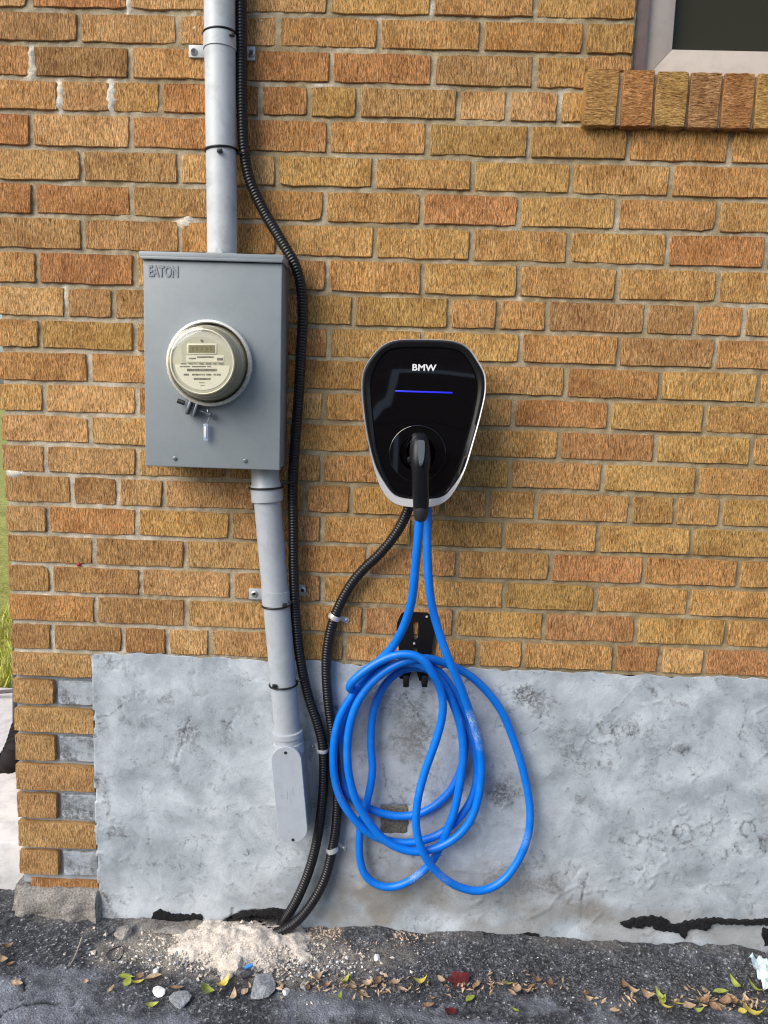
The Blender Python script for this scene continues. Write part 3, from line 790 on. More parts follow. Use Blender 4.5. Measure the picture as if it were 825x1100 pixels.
# ---- window and sill
win = empty('window', (0, 0, 0)); win.parent = house
a = P(690, 0, .004)
ZW = P(690, 84.5, .02)[2]
x_in = P(693.5, 40, .03)[0]; x_gl = P(721, 30, .045)[0]; z_gl = P(760, 56.5, .045)[2]; XWR = 2.30; ZWT = 2.85
def frame(mb, x0, x1, z0, z1, w, y0, y1, wb=None):
    wb = wb or w
    mb.box((x0, y0, z0), (x0+w, y1, z1)); mb.box((x1-w, y0, z0), (x1, y1, z1))
    mb.box((x0+w, y0, z0), (x1-w, y1, z0+wb)); mb.box((x0+w, y0, z1-w), (x1-w, y1, z1))
mb = MB(); w0 = x_in-XW
mb.box((XW, .012, ZW-.01), (x_in, .13, ZWT)); mb.box((XWR-w0, .012, ZW-.01), (XWR, .13, ZWT)); mb.box((x_in, .012, ZWT-w0), (XWR-w0, .13, ZWT))
mb.build('frame', M['frame_dark'], win, bevel=.0015)
mb = MB(); zi = ZW+.001; xi0, xi1 = x_in+.002, XWR-w0-.002; wt = x_gl-x_in; hb = z_gl-zi
V = [(xi0, .024, zi), (xi1, .024, zi), (xi1, .024, ZWT-w0), (xi0, .024, ZWT-w0)]
x2, x3, z2, z3 = xi0+wt, xi1-wt, zi+hb, ZWT-w0-wt
# mitred sash with a sloped inner edge
for (A, B, C_, D_) in (((xi0, zi), (xi1, zi), (x3, z2), (x2, z2)), ((xi1, zi), (xi1, ZWT-w0), (x3, z3), (x3, z2)), ((xi1, ZWT-w0), (xi0, ZWT-w0), (x2, z3), (x3, z3)), ((xi0, ZWT-w0), (xi0, zi), (x2, z2), (x2, z3))):
    g_ = .0004; mbs = MB()
    cx_, cz_ = (A[0]+B[0]+C_[0]+D_[0])/4, (A[1]+B[1]+C_[1]+D_[1])/4
    q = [(cx_+(p[0]-cx_)*(1-g_), cz_+(p[1]-cz_)*(1-g_)) for p in (A, B, C_, D_)]
    loft(mbs, [[(x, .10, z) for x, z in q], [(q[0][0], .026, q[0][1]), (q[1][0], .026, q[1][1]), (q[2][0], .034, q[2][1]), (q[3][0], .034, q[3][1])]], cap1=True)
    mbs.build('sash_rail', M['frame'], win, bevel=.0012)
mb = MB(); mb.box((x2-.005, .055, z2-.005), (x3+.005, .060, z3+.005)); mb.build('pane', M['pane'], win)
mb = MB(); mb.box((x2, .12, z2), (x3, .13, z3)); mb.build('dark_room_panel', M['room'], win)  # near-black panel stands in for the unlit room behind the pane
sill = empty('window_sill', (0, 0, 0)); sill.parent = house
mb = MB(); mb.box((SX0+.004, -.012, ZS0+.006), (2.30, .06, ZW-.004)); o = mb.build('mortar_bed', M['mortar'], sill); set_attr(o.data, 'tone', [.62]*len(o.data.vertices))
su = [(630, 664.5), (669.5, 702.5), (706, 739), (742.5, 774.5), (778, 810.5), (814, 846)]
sc_ = [OLIVE, (.42, .17, .06), OLIVE, BROWN, (.36, .14, .055), OLIVE]
zmid = (ZS0+ZW)/2; last = 0
for i in range(22):
    if i < 6: xa, xb = XatZ(su[i][0]-1.5, zmid, -.022), XatZ(su[i][1]-.5, zmid, -.022); c_ = sc_[i]
    else: xa = last+.010; xb = xa+.0575; c_ = [OLIVE, BROWN, RED][i % 3]
    last = xb
    if xb > 2.29: break
    put_brick(xa+.0008, xb-.0008, ZS0+.002+rng.uniform(-.001, .001), ZW-.001+rng.uniform(-.001, .001), c_, sill, 'brick_sill', proud=-.022+rng.uniform(-.001, .001), D=.07)

M['clampm'] = painted('clamp_metal', (.22, .25, .28), .35, .3, metal=.6, sc=80)
# ================================================================== METER BOX
BY = -.114
bx0 = P(155, 400, BY)[0]; bx1 = P(301.8, 400, BY)[0]; bz1 = P(228, 281, BY)[2]; bz0 = P(228, 503, BY)[2]; bzt = P(228, 272, BY)[2]
c0 = P(228, 390, BY)
box = empty('meter_box', (c0[0], -.01, bz0), 'grey steel meter cabinet mounted on the brick under the pale conduit', 'meter box')
mb = MB(); mb.box((bx0+.003, BY+.012, bz0+.002), (bx1-.003, -.002, bz1+.004)); mb.build('cabinet', M['box_paint'], box, bevel=.0025)
mb = MB()
# front cover: shallow tray with turned edges and a round opening hidden by the meter
mb.box((bx0, BY, bz0), (bx1, BY+.014, bz1)); mb.build('cover', M['box_paint'], box, bevel=.0022, seg=3)
mb = MB(); lx0, lx1 = bx0-.006, bx1+.003
mb.box((lx0, BY-.005, bz1+.0015), (lx1, 0, bzt)); mb.box((lx0+.002, BY-.0065, bz1+.0005), (lx1-.002, BY-.0045, bz1+.007))
mb.build('lid', M['box_paint'], box, bevel=.0016)
for u, v in ((188, 492.5), (263.5, 495)):
    s = P(u, v, BY); mb = MB(); lathe(mb, s, [(.0001, BY-.0005), (.0036, BY-.0005), (.0042, BY-.0018), (.0024, BY-.0026), (.0001, BY-.0022)], 16)
    mb.build('screw', M['clampm'], box, sm=40)
s = P(174.5, 292, BY)
text_obj('lettering', 'EATON', M['box_paint'], box, (P(175.6, 292, BY)[0], BY-.0002, s[2]), .0285, .0013, .0011, .60)
tp = P(241, 268, -.07); mb = MB(); mb.box((tp[0]-.03, -.10, bzt), (tp[0]+.03, -.02, bzt+.004)); mb.build('hub_plate', M['box_paint'], box, bevel=.001)
mb = MB(); t2 = P(235, 266, -.09); mb.add([(t2[0]-.011, -.09, bzt+.002), (t2[0]+.009, -.09, bzt+.002), (t2[0]-.002, -.085, bzt+.024), (t2[0]-.011, -.086, bzt+.016)], [(0, 1, 2, 3)])
mb.add([(t2[0]-.011, -.088, bzt+.002), (t2[0]+.009, -.088, bzt+.002), (t2[0]-.002, -.083, bzt+.024), (t2[0]-.011, -.084, bzt+.016)], [(3, 2, 1, 0)])
mb.build('tab', M['strap'], box)

# ---- meter
mc = P(224.7, 390.2, BY-.012)
met = empty('electricity_meter', (mc[0], BY, mc[2]), 'round glass electricity meter with small display on the grey cabinet', 'meter')
mb = MB(); lathe(mb, mc, [(.0795, BY), (.0845, BY-.001), (.0850, BY-.016), (.0835, BY-.019), (.0795, BY-.0195), (.0775, BY-.017), (.0775, BY-.004)], 80)
mb.build('ring', M['ring'], met, sm=50)
mb = MB(); lathe(mb, mc, [(.076, BY-.002), (.074, BY-.014), (.0735, BY-.020), (.068, BY-.022), (.0655, BY-.058), (.001, BY-.058)], 64, cap1=False)
mb.build('body', M['meter_body'], met, sm=40)
FY = BY-.0635
mb = MB(); lathe(mb, mc, [(.060, BY-.0582), (.0595, FY), (.0001, FY)], 64); mb.build('faceplate', M['meter_face'], met, sm=40)
mb = MB(); lathe(mb, mc, [(.0745, BY-.012), (.0742, BY-.022), (.0712, BY-.045), (.0690, BY-.068), (.0675, BY-.0735), (.0645, BY-.0765), (.045, BY-.079), (.0001, BY-.0798)], 80)
mb.build('glass_cover', M['glass'], met, sm=60)
mb = MB(); lathe(mb, mc, [(.0592, FY+.003), (.0622, FY+.001), (.0625, FY-.002), (.0605, FY-.0035), (.0590, FY-.002)], 64); mb.build('face_rim', M['label_cream'], met, sm=60)
fc = P(215.3, 389, FY)
def fr(u, v): return P(175+u/7.333, 335+v/7.333, FY)
def flat(mb, q, y0, y1):
    n = len(q); loft(mb, [[(x, y0, z) for x, z in q], [(x, y1, z) for x, z in q]], cap1=True)
def rect(mb, ua, va, ub, vb, y0, y1):
    a, b, c, d = fr(ua, va), fr(ub, va), fr(ub, vb), fr(ua, vb); flat(mb, [(p[0], p[2]) for p in (a, b, c, d)], y0, y1)
mb = MB(); rect(mb, 190, 250, 425, 335, FY+.001, FY-.0012); dsp = mb.build('display_frame', M['label_cream'], met, bevel=.0006)
mb = MB(); rect(mb, 203, 262, 410, 322, FY-.0005, FY-.0016); o = mb.build('lcd', M['lcd'], dsp); o.location = (0, 0, 0)
mb = MB()
for k, x in enumerate((228, 262, 300, 338, 372)): rect(mb, x, 275, x+16, 308, FY-.001, FY-.0019)
o = mb.build('digits', mat('lcd_digits', (.17, .15, .07), .5), dsp); o.location = (0, 0, 0)
mb = MB()
arc = []
for t in np.linspace(math.pi*1.02, 2*math.pi-.06, 26): arc.append((mc[0]+.0530*math.cos(t), mc[2]-.003+.050*math.sin(t)))
flat(mb, arc, FY+.001, FY-.0008); rect(mb, 185, 342, 480, 395, FY+.001, FY-.0008)
mb.build('label', M['label_cream'], met)
mb = MB(); r_ = np.random.RandomState(5)
for (v, h, segs) in ((350, 12, [(270, 400)]), (362, 10, [(205, 260)]), (363, 20, [(428, 475)]), (405, 7, [(140, 180), (205, 235), (250, 262), (285, 320), (340, 380), (398, 425), (440, 480)]), (426, 9, [(135, 215), (230, 340), (350, 380)]),
        (448, 20, [(192, 425)]), (487, 14, [(165, 205), (232, 290), (297, 305), (312, 330), (340, 382), (400, 418), (425, 455)]), (520, 16, [(245, 378)]), (555, 5, [(285, 330)]), (576, 6, [(298, 328)])):
    for a_, b_ in segs:
        x = a_
        while x < b_:
            w = r_.uniform(2, 7) if h < 18 else r_.uniform(2, 5); rect(mb, x, v, min(x+w, b_), v+h, FY-.0006, FY-.0013); x += w+r_.uniform(1.5, 4)
mb.build('print', M['ink'], met)
mb = MB(); s = fr(306, 226); lathe(mb, s, [(.0022, FY+.001), (.0022, FY-.002), (.0001, FY-.002)], 12); mb.build('port', M['ink'], met)
# ring clamp below
cl_ = P(213, 437, BY-.018)
def tilted(u0, v0, u1, v1, w, y0, y1, mtl, name, par):
    a, b = P(u0, v0, y1), P(u1, v1, y1); d = (b-a)[[0, 2]]; L = np.linalg.norm(d); d /= L; n_ = np.array([-d[1], d[0]])*w/2
    q = [(a[0]-n_[0], a[2]-n_[1]), (b[0]-n_[0], b[2]-n_[1]), (b[0]+n_[0], b[2]+n_[1]), (a[0]+n_[0], a[2]+n_[1])]
    mb = MB(); flat(mb, q, y0, y1); return mb.build(name, mtl, par, bevel=.0007)
M['clampm'] = painted('clamp_metal', (.22, .25, .28), .35, .3, metal=.6, sc=80)
tilted(204.5, 431, 199.5, 445, .005, BY-.004, BY-.024, M['clampm'], 'clamp_lug', met)
tilted(211.5, 434, 207, 447.5, .005, BY-.004, BY-.024, M['clampm'], 'clamp_lug', met)
mb = MB(); sweep(mb, np.array([P(192.5, 431, BY-.014), P(226, 446, BY-.014)]), .0022, 12); mb.build('clamp_screw', M['clampm'], met, sm=50)
mb = MB(); sweep(mb, np.array([P(191, 430.5, BY-.014), P(198, 433, BY-.014)]), .0048, 12); mb.build('screw_head', M['screw'], met, sm=50)
mb = MB(); sweep(mb, np.array([P(222.5, 444.5, BY-.014), P(226.5, 446, BY-.014)]), .0055, 8); mb.build('nut', M['clampm'], met, sm=30)
# seal
seal = empty('meter_seal', P(221, 455, BY-.012), 'small clear plastic seal tag hanging on a wire below the meter', 'seal')
mb = MB(); sweep(mb, smooth_path(catmull([P(222.5, 440, BY-.014), P(225, 448, BY-.018), P(223, 452, BY-.014), P(221.5, 457, BY-.010)], .002)), .0006, 6); mb.build('wire', M['steel'], seal)
mb = MB(); a, b = P(218.8, 455, BY-.008), P(224, 473.5, BY-.008); mb.box((a[0], BY-.0125, b[2]), (b[0], BY-.0075, a[2])); mb.build('tag', M['tagp'], seal, bevel=.0012)
mb = MB(); a, b = P(220.3, 458, BY-.008), P(222.5, 470, BY-.008); mb.box((a[0], BY-.0145, b[2]), (b[0], BY-.0126, a[2])); mb.build('insert', M['print'], seal, bevel=.0006)

# ================================================================== CONDUITS
cy_ = -.042; R2 = .0302
ctop = empty('upper_conduit', P(238.8, 271, cy_), 'pale grey conduit rising from the top of the meter cabinet', 'conduit')
ax = np.array([P(238.9, 274, cy_), P(235.6, 0, cy_)]); dv = ax[1]-ax[0]
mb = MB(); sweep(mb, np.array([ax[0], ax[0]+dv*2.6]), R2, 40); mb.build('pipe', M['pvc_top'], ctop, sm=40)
def at(ax, v, Y=None):   # point on axis at photo row v
    lo, hi = -3.0, 4.0
    for _ in range(40):
        m_ = (lo+hi)/2; q = ax[0]+(ax[1]-ax[0])*m_; w = q-CAM; vv = 550-F*(w@UP)/(w@FWD)
        if (vv < v) == (ax[1][2] > ax[0][2]): hi = m_
        else: lo = m_
    return ax[0]+(ax[1]-ax[0])*lo
def strap(ax, v0, v1, par, R, mtl, ears, name='strap'):
    a, b = at(ax, v1), at(ax, v0); mb = MB()
    d = (b-a)/np.linalg.norm(b-a)
    ang = np.linspace(math.pi*.05, -math.pi*1.05, 26)   # front half and a bit
    sx = np.array([1, 0, 0]); sy_ = np.array([0, 1, 0]); rings = []
    for p_ in (a, b):
        rings.append([p_+(R+.0020)*(math.cos(t)*sx+math.sin(t)*sy_) for t in ang])
    m_ = len(ang); V = []; 
    inner = [[p_+(R+.0003)*(math.cos(t)*sx+math.sin(t)*sy_) for t in ang] for p_ in (a, b)]
    loft(mb, [rings[0]+inner[0][::-1], rings[1]+inner[1][::-1]], True, True)
    mb.build(name, mtl, par, sm=40)
    for (u0, u1, va, vb, uh) in ears:
        Yq = -.004; q0, q1 = P(u0, va, Yq), P(u1, vb, Yq)
        mb = MB(); mb.box((q0[0], Yq-.0025, q1[2]), (q1[0], Yq+.006, q0[2])); e = mb.build('ear', mtl, par, bevel=.001)
        s = P(uh, (va+vb)/2, Yq-.003); mb = MB(); lathe(mb, s, [(.0045, Yq-.0024), (.0075, Yq-.003), (.0072, Yq-.0045), (.0045, Yq-.0065), (.0035, Yq-.0045), (.0001, Yq-.0045)], 18)
        mb.build('screw', M['galv'], par, sm=40)
        mb = MB(); lathe(mb, s, [(.0034, Yq-.0044), (.0034, Yq-.0052), (.0001, Yq-.0052)], 12); mb.build('screw_recess', M['screw'], par, sm=40)
strap(ax, 38, 54, ctop, R2, M['pvc_top'], [(203, 222, 48.5, 62.5, 208), (252, 274, 50, 65, 270)], 'strap')
low_ax = np.array([P(284.3, 505, -.050), P(309.5, 792, -.044)])
clow = empty('lower_conduit', low_ax[1], 'grey conduit slanting down from the cabinet to a capped elbow fitting', 'conduit')
mb = MB(); R1 = .0287; a0 = low_ax[0]+(low_ax[0]-low_ax[1])*.04
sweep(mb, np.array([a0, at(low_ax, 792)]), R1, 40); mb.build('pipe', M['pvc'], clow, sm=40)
mb = MB(); pA, pB = at(low_ax, 500), at(low_ax, 538)
tt = np.linspace(0, 1, 7); sweep(mb, np.array([pA+(pB-pA)*t for t in (0, .5, .56, .60, 1.0, 1.003)]), np.array([.0288, .0300, .0330, .0335, .0335, .0300]), 40); mb.build('coupling', M['pvc'], clow, sm=35)
strap(low_ax, 634, 649, clow, R1, M['pvc'], [(267.5, 282, 632, 644, 273.3), (309, 328, 628, 640, 325)])
# elbow fitting
mb = MB(); pA, pB = at(low_ax, 784), at(low_ax, 803); d = pB-pA
sweep(mb, np.array([pA+d*t for t in (0, .03, .30, .34, .62, .66, 1.2)]), np.array([.0292, .0340, .0345, .0322, .0322, .0342, .0342]), 40)
fitting = mb.build('elbow_collar', M['pvc'], clow, sm=40)
CYc = -.083
def stadium(c_top, c_bot, r, y, n=20):
    a = np.array([c_top[0], c_top[2]]); b = np.array([c_bot[0], c_bot[2]]); d = (a-b)/np.linalg.norm(a-b); nrm = np.array([d[1], -d[0]])
    out = []
    for t in np.linspace(0, math.pi, n): q = a+r*(math.cos(t)*nrm+math.sin(t)*d); out.append((q[0], y, q[1]))
    for t in np.linspace(math.pi, 2*math.pi, n): q = b+r*(math.cos(t)*nrm+math.sin(t)*d); out.append((q[0], y, q[1]))
    return out
ct, cb = P(307.6, 817.5, CYc), P(314.3, 890.5, CYc)
mb = MB(); loft(mb, [stadium(ct, cb, .0315, .0), stadium(ct, cb, .0318, CYc+.018), stadium(ct, cb, .0325, CYc+.016), stadium(ct, cb, .0325, CYc+.0065)], True, True)
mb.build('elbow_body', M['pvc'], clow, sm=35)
mb = MB(); loft(mb, [stadium(ct, cb, .0330, CYc+.0060), stadium(ct, cb, .0333, CYc+.001), stadium(ct, cb, .0322, CYc-.0004)], True, True)
cover = mb.build('elbow_cover', M['pvc_cover'], clow, sm=35)
for u, v in ((306.8, 808.5), (314.7, 902)):
    s = P(u, v, CYc); mb = MB(); lathe(mb, s, [(.0034, CYc), (.0034, CYc-.0012), (.0001, CYc-.0009)], 16); o = mb.build('screw', M['screw'], clow, sm=40)
# faint moulded marks on the cover
mb = MB(); s = P(303, 855, CYc); lathe(mb, s, [(.0042, CYc), (.0042, CYc-.0010), (.0030, CYc-.0010), (.0030, CYc)], 14)
for k, (du, dv2, h) in enumerate(((5, -4, 14), (8, -6, 10), (11, -8, 16), (8, 3, 8))):
    s = P(303+du, 858+dv2, CYc); mb.box((s[0]-.001, CYc-.0009, s[2]-h*.0006), (s[0]+.0012, CYc, s[2]+h*.0006))
mb.build('moulded_mark', M['pvc_cover'], clow)

# cable ties
def tie(ax, v, R, label, extra=None, head=None, w=.0022):
    c_ = at(ax, v); t_ = empty('cable_tie', c_, label, 'cable tie', 'black cable ties on the conduits')
    mb = MB(); n_ = 40; pts = [c_+(R+.0016)*np.array([math.cos(a), math.sin(a), 0])+np.array([0, 0, .002*math.cos(a)]) for a in np.linspace(.25*math.pi, -1.25*math.pi, n_)]
    if extra is not None: pts = [np.array(e) for e in extra[::-1]]+pts
    sweep(mb, catmull(pts, .004), w, 8); mb.build('strap', M['tie'], t_, sm=50)
    if head is not None:
        h = P(*head); mb = MB(); mb.box((h[0]-.005, h[1]-.004, h[2]-.0035), (h[0]+.005, h[1]+.004, h[2]+.0035)); mb.build('head', M['tie'], t_, bevel=.001)
HR = .0112
tie(ax, 37, R2, 'black cable tie just above the upper conduit strap', None, (249, 37, -.062))
tie(ax, 162, R2, 'black cable tie on the upper conduit above the cabinet', [P(262, 163, -.06), P(268, 158, -.03)], (236, 162, -.0755))
tie(low_ax, 523.5, .0335, 'black cable tie on the coupling right below the cabinet', [P(306, 519, -.06), P(316, 517, -.045)])
tie(low_ax, 650, R1, 'black cable tie under the lower conduit strap', [P(312, 647, -.06), P(322, 645, -.035)], (306, 650, -.074))
tie(low_ax, 735, R1, 'black cable tie on the slanting conduit in front of the parging', [P(322, 731, -.06), P(330, 728, -.035)], (295, 737, -.074))

# ---- flexible black conduits
def hose(pts, name, label):
    path = catmull([P(*p) for p in pts], .003); path = smooth_path(resample(path, .0016)[0], 30)
    pitch = .0060; path, s = resample(path, pitch/5)
    ph = (s/pitch) % 1.0; r = HR - .0013*np.where(ph < .34, 1.0, 0.0)
    c_ = path[-1]; t_ = empty(name, c_, label, 'hose', None)
    mb = MB(); sweep(mb, path, r, 20); mb.build('sheath', M['hose'], t_, sm=60)
    return path
hA = hose([(262, -330, -.026), (260, -150, -.026), (259, 0, -.028), (259.5, 60, -.030), (260, 120, -.034), (262, 160, -.036), (268, 192, -.034), (283.5, 227, -.034), (297, 250, -.040), (309, 270, -.046), (317, 284, -.046), (323, 306, -.040),
      (325.2, 340, -.034), (323, 385, -.03), (320.2, 435, -.028), (317, 475, -.028), (314.3, 525, -.03), (315, 565, -.034), (315.7, 620, -.036), (318.3, 670, -.034), (323.2, 712, -.032), (331, 747, -.026), (341, 777, -.024), (346.6, 800, -.022), (347.8, 835, -.022),
      (345, 872, -.024), (338.5, 912, -.026), (328.8, 944, -.028), (317, 970, -.030), (306, 988, -.018), (299, 1000, .012)], 'flexible_conduit', 'long black corrugated conduit looping past the cabinet down to the ground hole')
hB = hose([(448, 520, -.05), (441, 540, -.045), (433, 560, -.036), (422, 578, -.030), (407, 596, -.026), (391, 611, -.022), (377, 628, -.020), (362, 656, -.018), (353.5, 684, -.018), (350.4, 714, -.019), (352.5, 752, -.020), (357, 785, -.021), (361, 820, -.023), (362.5, 855, -.024),
      (361, 888, -.024), (356.5, 915, -.022), (348.5, 945, -.026), (333, 973, -.036), (315, 993, -.050), (297, 1002, -.052), (284, 1000, -.030), (279, 993, .014)], 'flexible_conduit', 'short black corrugated conduit curving from the charger to the ground hole')

def clamp(u, v, Y, ang, label, ear=None, w=.012, R=None):
    "metal one-hole strap: half ring round the hose and a flat ear with a screw"
    R = R or HR+.0012; c_ = P(u, v, Y); t_ = empty('pipe_clamp', c_, label, 'clamp', 'metal clamps holding the black conduits')
    d = np.array([math.sin(ang), 0, math.cos(ang)]); n_ = np.array([math.cos(ang), 0, -math.sin(ang)]); f_ = np.array([0, -1, 0])
    mb = MB(); rings = []
    for s in (-w/2, -w/6, w/6, w/2):
        o_ = [c_+d*s+(R+.0016-(.0006 if abs(s) > w/4 else 0))*(math.cos(t)*n_+math.sin(t)*f_) for t in np.linspace(-.3, math.pi+.3, 20)]
        i_ = [c_+d*s+R*(math.cos(t)*n_+math.sin(t)*f_) for t in np.linspace(math.pi+.3, -.3, 20)]
        rings.append(o_+i_)
    loft(mb, rings, True, True); mb.build('band', M['steel'], t_, sm=40)
    if ear:
        e = P(ear[0], ear[1], -.004); L = .008; cx_ = c_+n_*(R*.9)
        mb = MB(); pts = []
        for t in np.linspace(-math.pi/2, math.pi/2, 10): pts.append(e+.0062*(math.cos(t)*n_+math.sin(t)*d))
        base = c_+n_*R; q = pts+[base+d*.0055, base-d*.0055]
        loft(mb, [[(p[0], .003, p[2]) for p in q], [(p[0], -.0055, p[2]) for p in q]], True, True); mb.build('ear', M['steel'], t_, sm=30)
        mb = MB(); lathe(mb, e, [(.0036, -.0054), (.0036, -.0066), (.002, -.0078), (.0001, -.0082)], 14); mb.build('screw', M['galv'], t_, sm=40)
clamp(359.5, 662.5, -.018, .45, 'bright metal clamp on the conduit over the bricks', (372, 666), .011)
clamp(346.5, 805.5, -.022, .02, 'metal clamp on the long conduit beside the capped fitting', (336, 802), .008)
clamp(356.8, 912, -.022, -.28, 'metal clamp on the right conduit near the ground', (369, 911), .012)

# ================================================================== CHARGER
def chp(x, y, Y): return P(375+x/5.156, 355+y/5.156, Y)
O_ = [(250, 55), (410, 48), (590, 60), (660, 92), (715, 165), (752, 235), (758, 330), (735, 450), (690, 620), (640, 780), (590, 880), (540, 942), (470, 974), (300, 974), (230, 945), (180, 880), (140, 770), (105, 620), (78, 450), (69, 300), (80, 220), (120, 150), (180, 85)]
B_ = [(250, 66), (410, 59), (590, 71), (652, 101), (704, 173), (740, 242), (745, 330), (722, 450), (673, 620), (620, 780), (570, 872), (525, 918), (460, 934), (310, 932), (250, 912), (205, 858), (160, 750), (118, 620), (91, 450), (81, 300), (92, 225), (130, 158), (190, 97)]
F_ = [(262, 102), (410, 97), (575, 107), (628, 130), (678, 200), (704, 270), (708, 340), (690, 450), (645, 620), (598, 765), (548, 862), (510, 900), (460, 912), (312, 910), (265, 893), (228, 845), (186, 740), (150, 620), (130, 450), (122, 300), (135, 235), (167, 168), (212, 118)]
B_ = [((o[0]*.5+b[0]*.5), (o[1]*.5+b[1]*.5)) if o[1] < 800 else b for o, b in zip(O_, B_)]
def outline(pts, Y, k=1.0, n=120):
    q = catmull([(x, 0, y) for x, y in pts], 6, True); cx_, cy2 = 412, 500
    a = np.arctan2(q[:, 2]-cy2, q[:, 0]-cx_); r = np.hypot(q[:, 2]-cy2, q[:, 0]-cx_); o_ = np.argsort(a); a, r = a[o_], r[o_]
    t = np.linspace(-math.pi, math.pi, n, endpoint=False); rr = np.interp(t, np.concatenate([a-2*math.pi, a, a+2*math.pi]), np.concatenate([r, r, r]))*k
    return [tuple(chp(cx_+R_*math.cos(T_), cy2+R_*math.sin(T_), Y)) for R_, T_ in zip(rr, t)]
def outlineY(pts, Yfit, Yput, k=1.0): return [(x, Yput, z) for x, _, z in outline(pts, Yfit, k)]
CF = -.120
ch = empty('ev_charger', (P(455, 540, 0)[0], 0, P(455, 540, 0)[2]), 'glossy black wall charger with a silver rim and thin blue light', 'charger')
mb = MB(); loft(mb, [outlineY(O_, CF, -.002, .86), outlineY(O_, CF, -.020, .88), outlineY(O_, CF, -.060, .93)], True, True); mb.build('back_housing', M['satin'], ch, sm=35)
mb = MB(); loft(mb, [outlineY(O_, CF, -.058, .90), outlineY(O_, CF, -.062, .955), outlineY(O_, CF, -.078, .985), outlineY(O_, CF, CF+.012, .998), outlineY(O_, CF, CF, 1.0), outlineY(O_, CF, CF-.0025, .994), outlineY(B_, CF, CF-.0015, 1.0), outlineY(B_, CF, CF+.006, .985)]); mb.build('rim', M['silver'], ch, sm=45)
mb = MB(); loft(mb, [outlineY(B_, CF, CF+.004, .999), outlineY(B_, CF, CF-.0005, .990), outlineY(B_, CF, CF-.0012, .975), outlineY(F_, CF, CF+.003, 1.02), outlineY(F_, CF, CF+.006, 1.004), outlineY(F_, CF, CF+.010, .99)]); mb.build('bezel', M['satin'], ch, sm=50)
# glossy face with a circular socket well
sc0 = P(448.5, 487.5, CF); rs = .0575
th = np.linspace(-math.pi, math.pi, 120, endpoint=False)
fo = outlineY(F_, CF, CF+.0045, 1.003)
fa = np.array([math.atan2(-(p[2]-sc0[2]), p[0]-sc0[0]) for p in fo])
def ring(r, y): return [(sc0[0]+r*math.cos(a), y, sc0[2]-r*math.sin(a)) for a in fa]
def mixr(A, B, t, y=None): return [tuple(np.array(a)*(1-t)+np.array(b)*t) for a, b in zip(A, B)]
mb = MB(); well = ring(rs, CF+.0038)
loft(mb, [fo, outlineY(F_, CF, CF+.0030, .992), mixr(outlineY(F_, CF, CF+.0030, .992), well, .5), well, ring(rs-.0007, CF+.0045), ring(rs-.0015, CF+.0040), ring(.036, CF+.0040), ring(.034, CF+.014), ring(.032, CF+.05), ring(.001, CF+.05)]); mb.build('face', M['gloss'], ch, sm=30)
mb = MB(); a, b = P(424.5, 419.2, CF+.002), P(486, 422.8, CF+.002); mb.box((a[0], CF+.0024, b[2]), (b[0], CF+.004, a[2])); mb.build('light_bar', M['led'], ch, bevel=.0007)
s = P(455.4, 395.3, CF+.003); text_obj('lettering', 'BMW', M['print'], ch, (s[0], CF+.0023, s[2]), .0176, .0004, .00045, 1.11)

# ---- charging cable with its plug
cc = empty('charging_cable', P(450, 560, -.10), 'bright blue charging cable with black plug in the charger, coiled over the hook', 'cable')
def section(v, uL, uR, yc, hd, n=36, e=2.6):
    uL, uR = uL+.9, uR-.9; hd *= .93
    A, B = P(uL, v, yc), P(uR, v, yc); cx_, hw, z = (A[0]+B[0])/2, (B[0]-A[0])/2, (A[2]+B[2])/2; out = []
    for t in np.linspace(0, 2*math.pi, n, endpoint=False):
        c_, s_ = math.cos(t), math.sin(t)
        out.append((cx_+hw*math.copysign(abs(c_)**(2/e), c_), yc+hd*math.copysign(abs(s_)**(2/e), s_), z))
    return out
mb = MB()
secs = [(466.5, 446, 457, -.150, .010), (468, 442.5, 459.5, -.150, .018), (473, 440.5, 461.5, -.152, .026), (482, 439.2, 463, -.155, .031), (492, 438.8, 463.6, -.160, .031), (500, 440, 462.8, -.166, .026), (507, 441.6, 461.8, -.169, .020), (520, 442, 461.6, -.168, .0175), (535, 442.3, 461.8, -.163, .017), (545.5, 443, 461.5, -.158, .017)]
loft(mb, [section(*q) for q in secs], True, True)
plug = mb.build('plug', M['plastic'], cc, sm=50)
mb = MB(); pc2 = P(450.5, 484, -.14); lathe(mb, pc2, [(.0255, -.150), (.0255, -.098), (.001, -.098)], 32); mb.build('plug_nose', M['plastic'], cc, sm=40)
def onface(pts, y):
    return [tuple(P(u, v, y+dy)) for u, v, dy in pts]
bt = [(448.2, 474.5, 0.004), (449.5, 472.8, 0.006), (455, 472.8, 0.006), (456.4, 474.5, .004), (456.6, 482, 0), (455.6, 493, -.002), (454, 499, -.002), (452.8, 500.8, -.002), (451.2, 500.8, -.002), (450, 498, -.002), (448.4, 486, -.001)]
mb = MB(); loft(mb, [onface([(u, v, d+.012) for u, v, d in bt], -.190), onface(bt, -.1935), [tuple(np.array(q)*.94+np.mean(onface(bt, -.1955), 0)*.06) for q in onface(bt, -.1955)]], False, True)
btn = mb.build('release_button', M['button'], plug, sm=30); btn.location = (0, 0, 0)
mb = MB(); s = P(452.3, 498.3, -.197); lathe(mb, s, [(.0012, -.192), (.0012, -.1985), (.0001, -.1985)], 10); q_ = mb.build('button_dot', M['plastic'], plug); q_.location = (0, 0, 0)
mb = MB(); s = P(440.3, 494, -.172); lathe(mb, s, [(.0052, -.150), (.0052, -.176), (.0035, -.178), (.0001, -.178)], 16); mb.build('side_boss', M['plastic'], cc, sm=40)
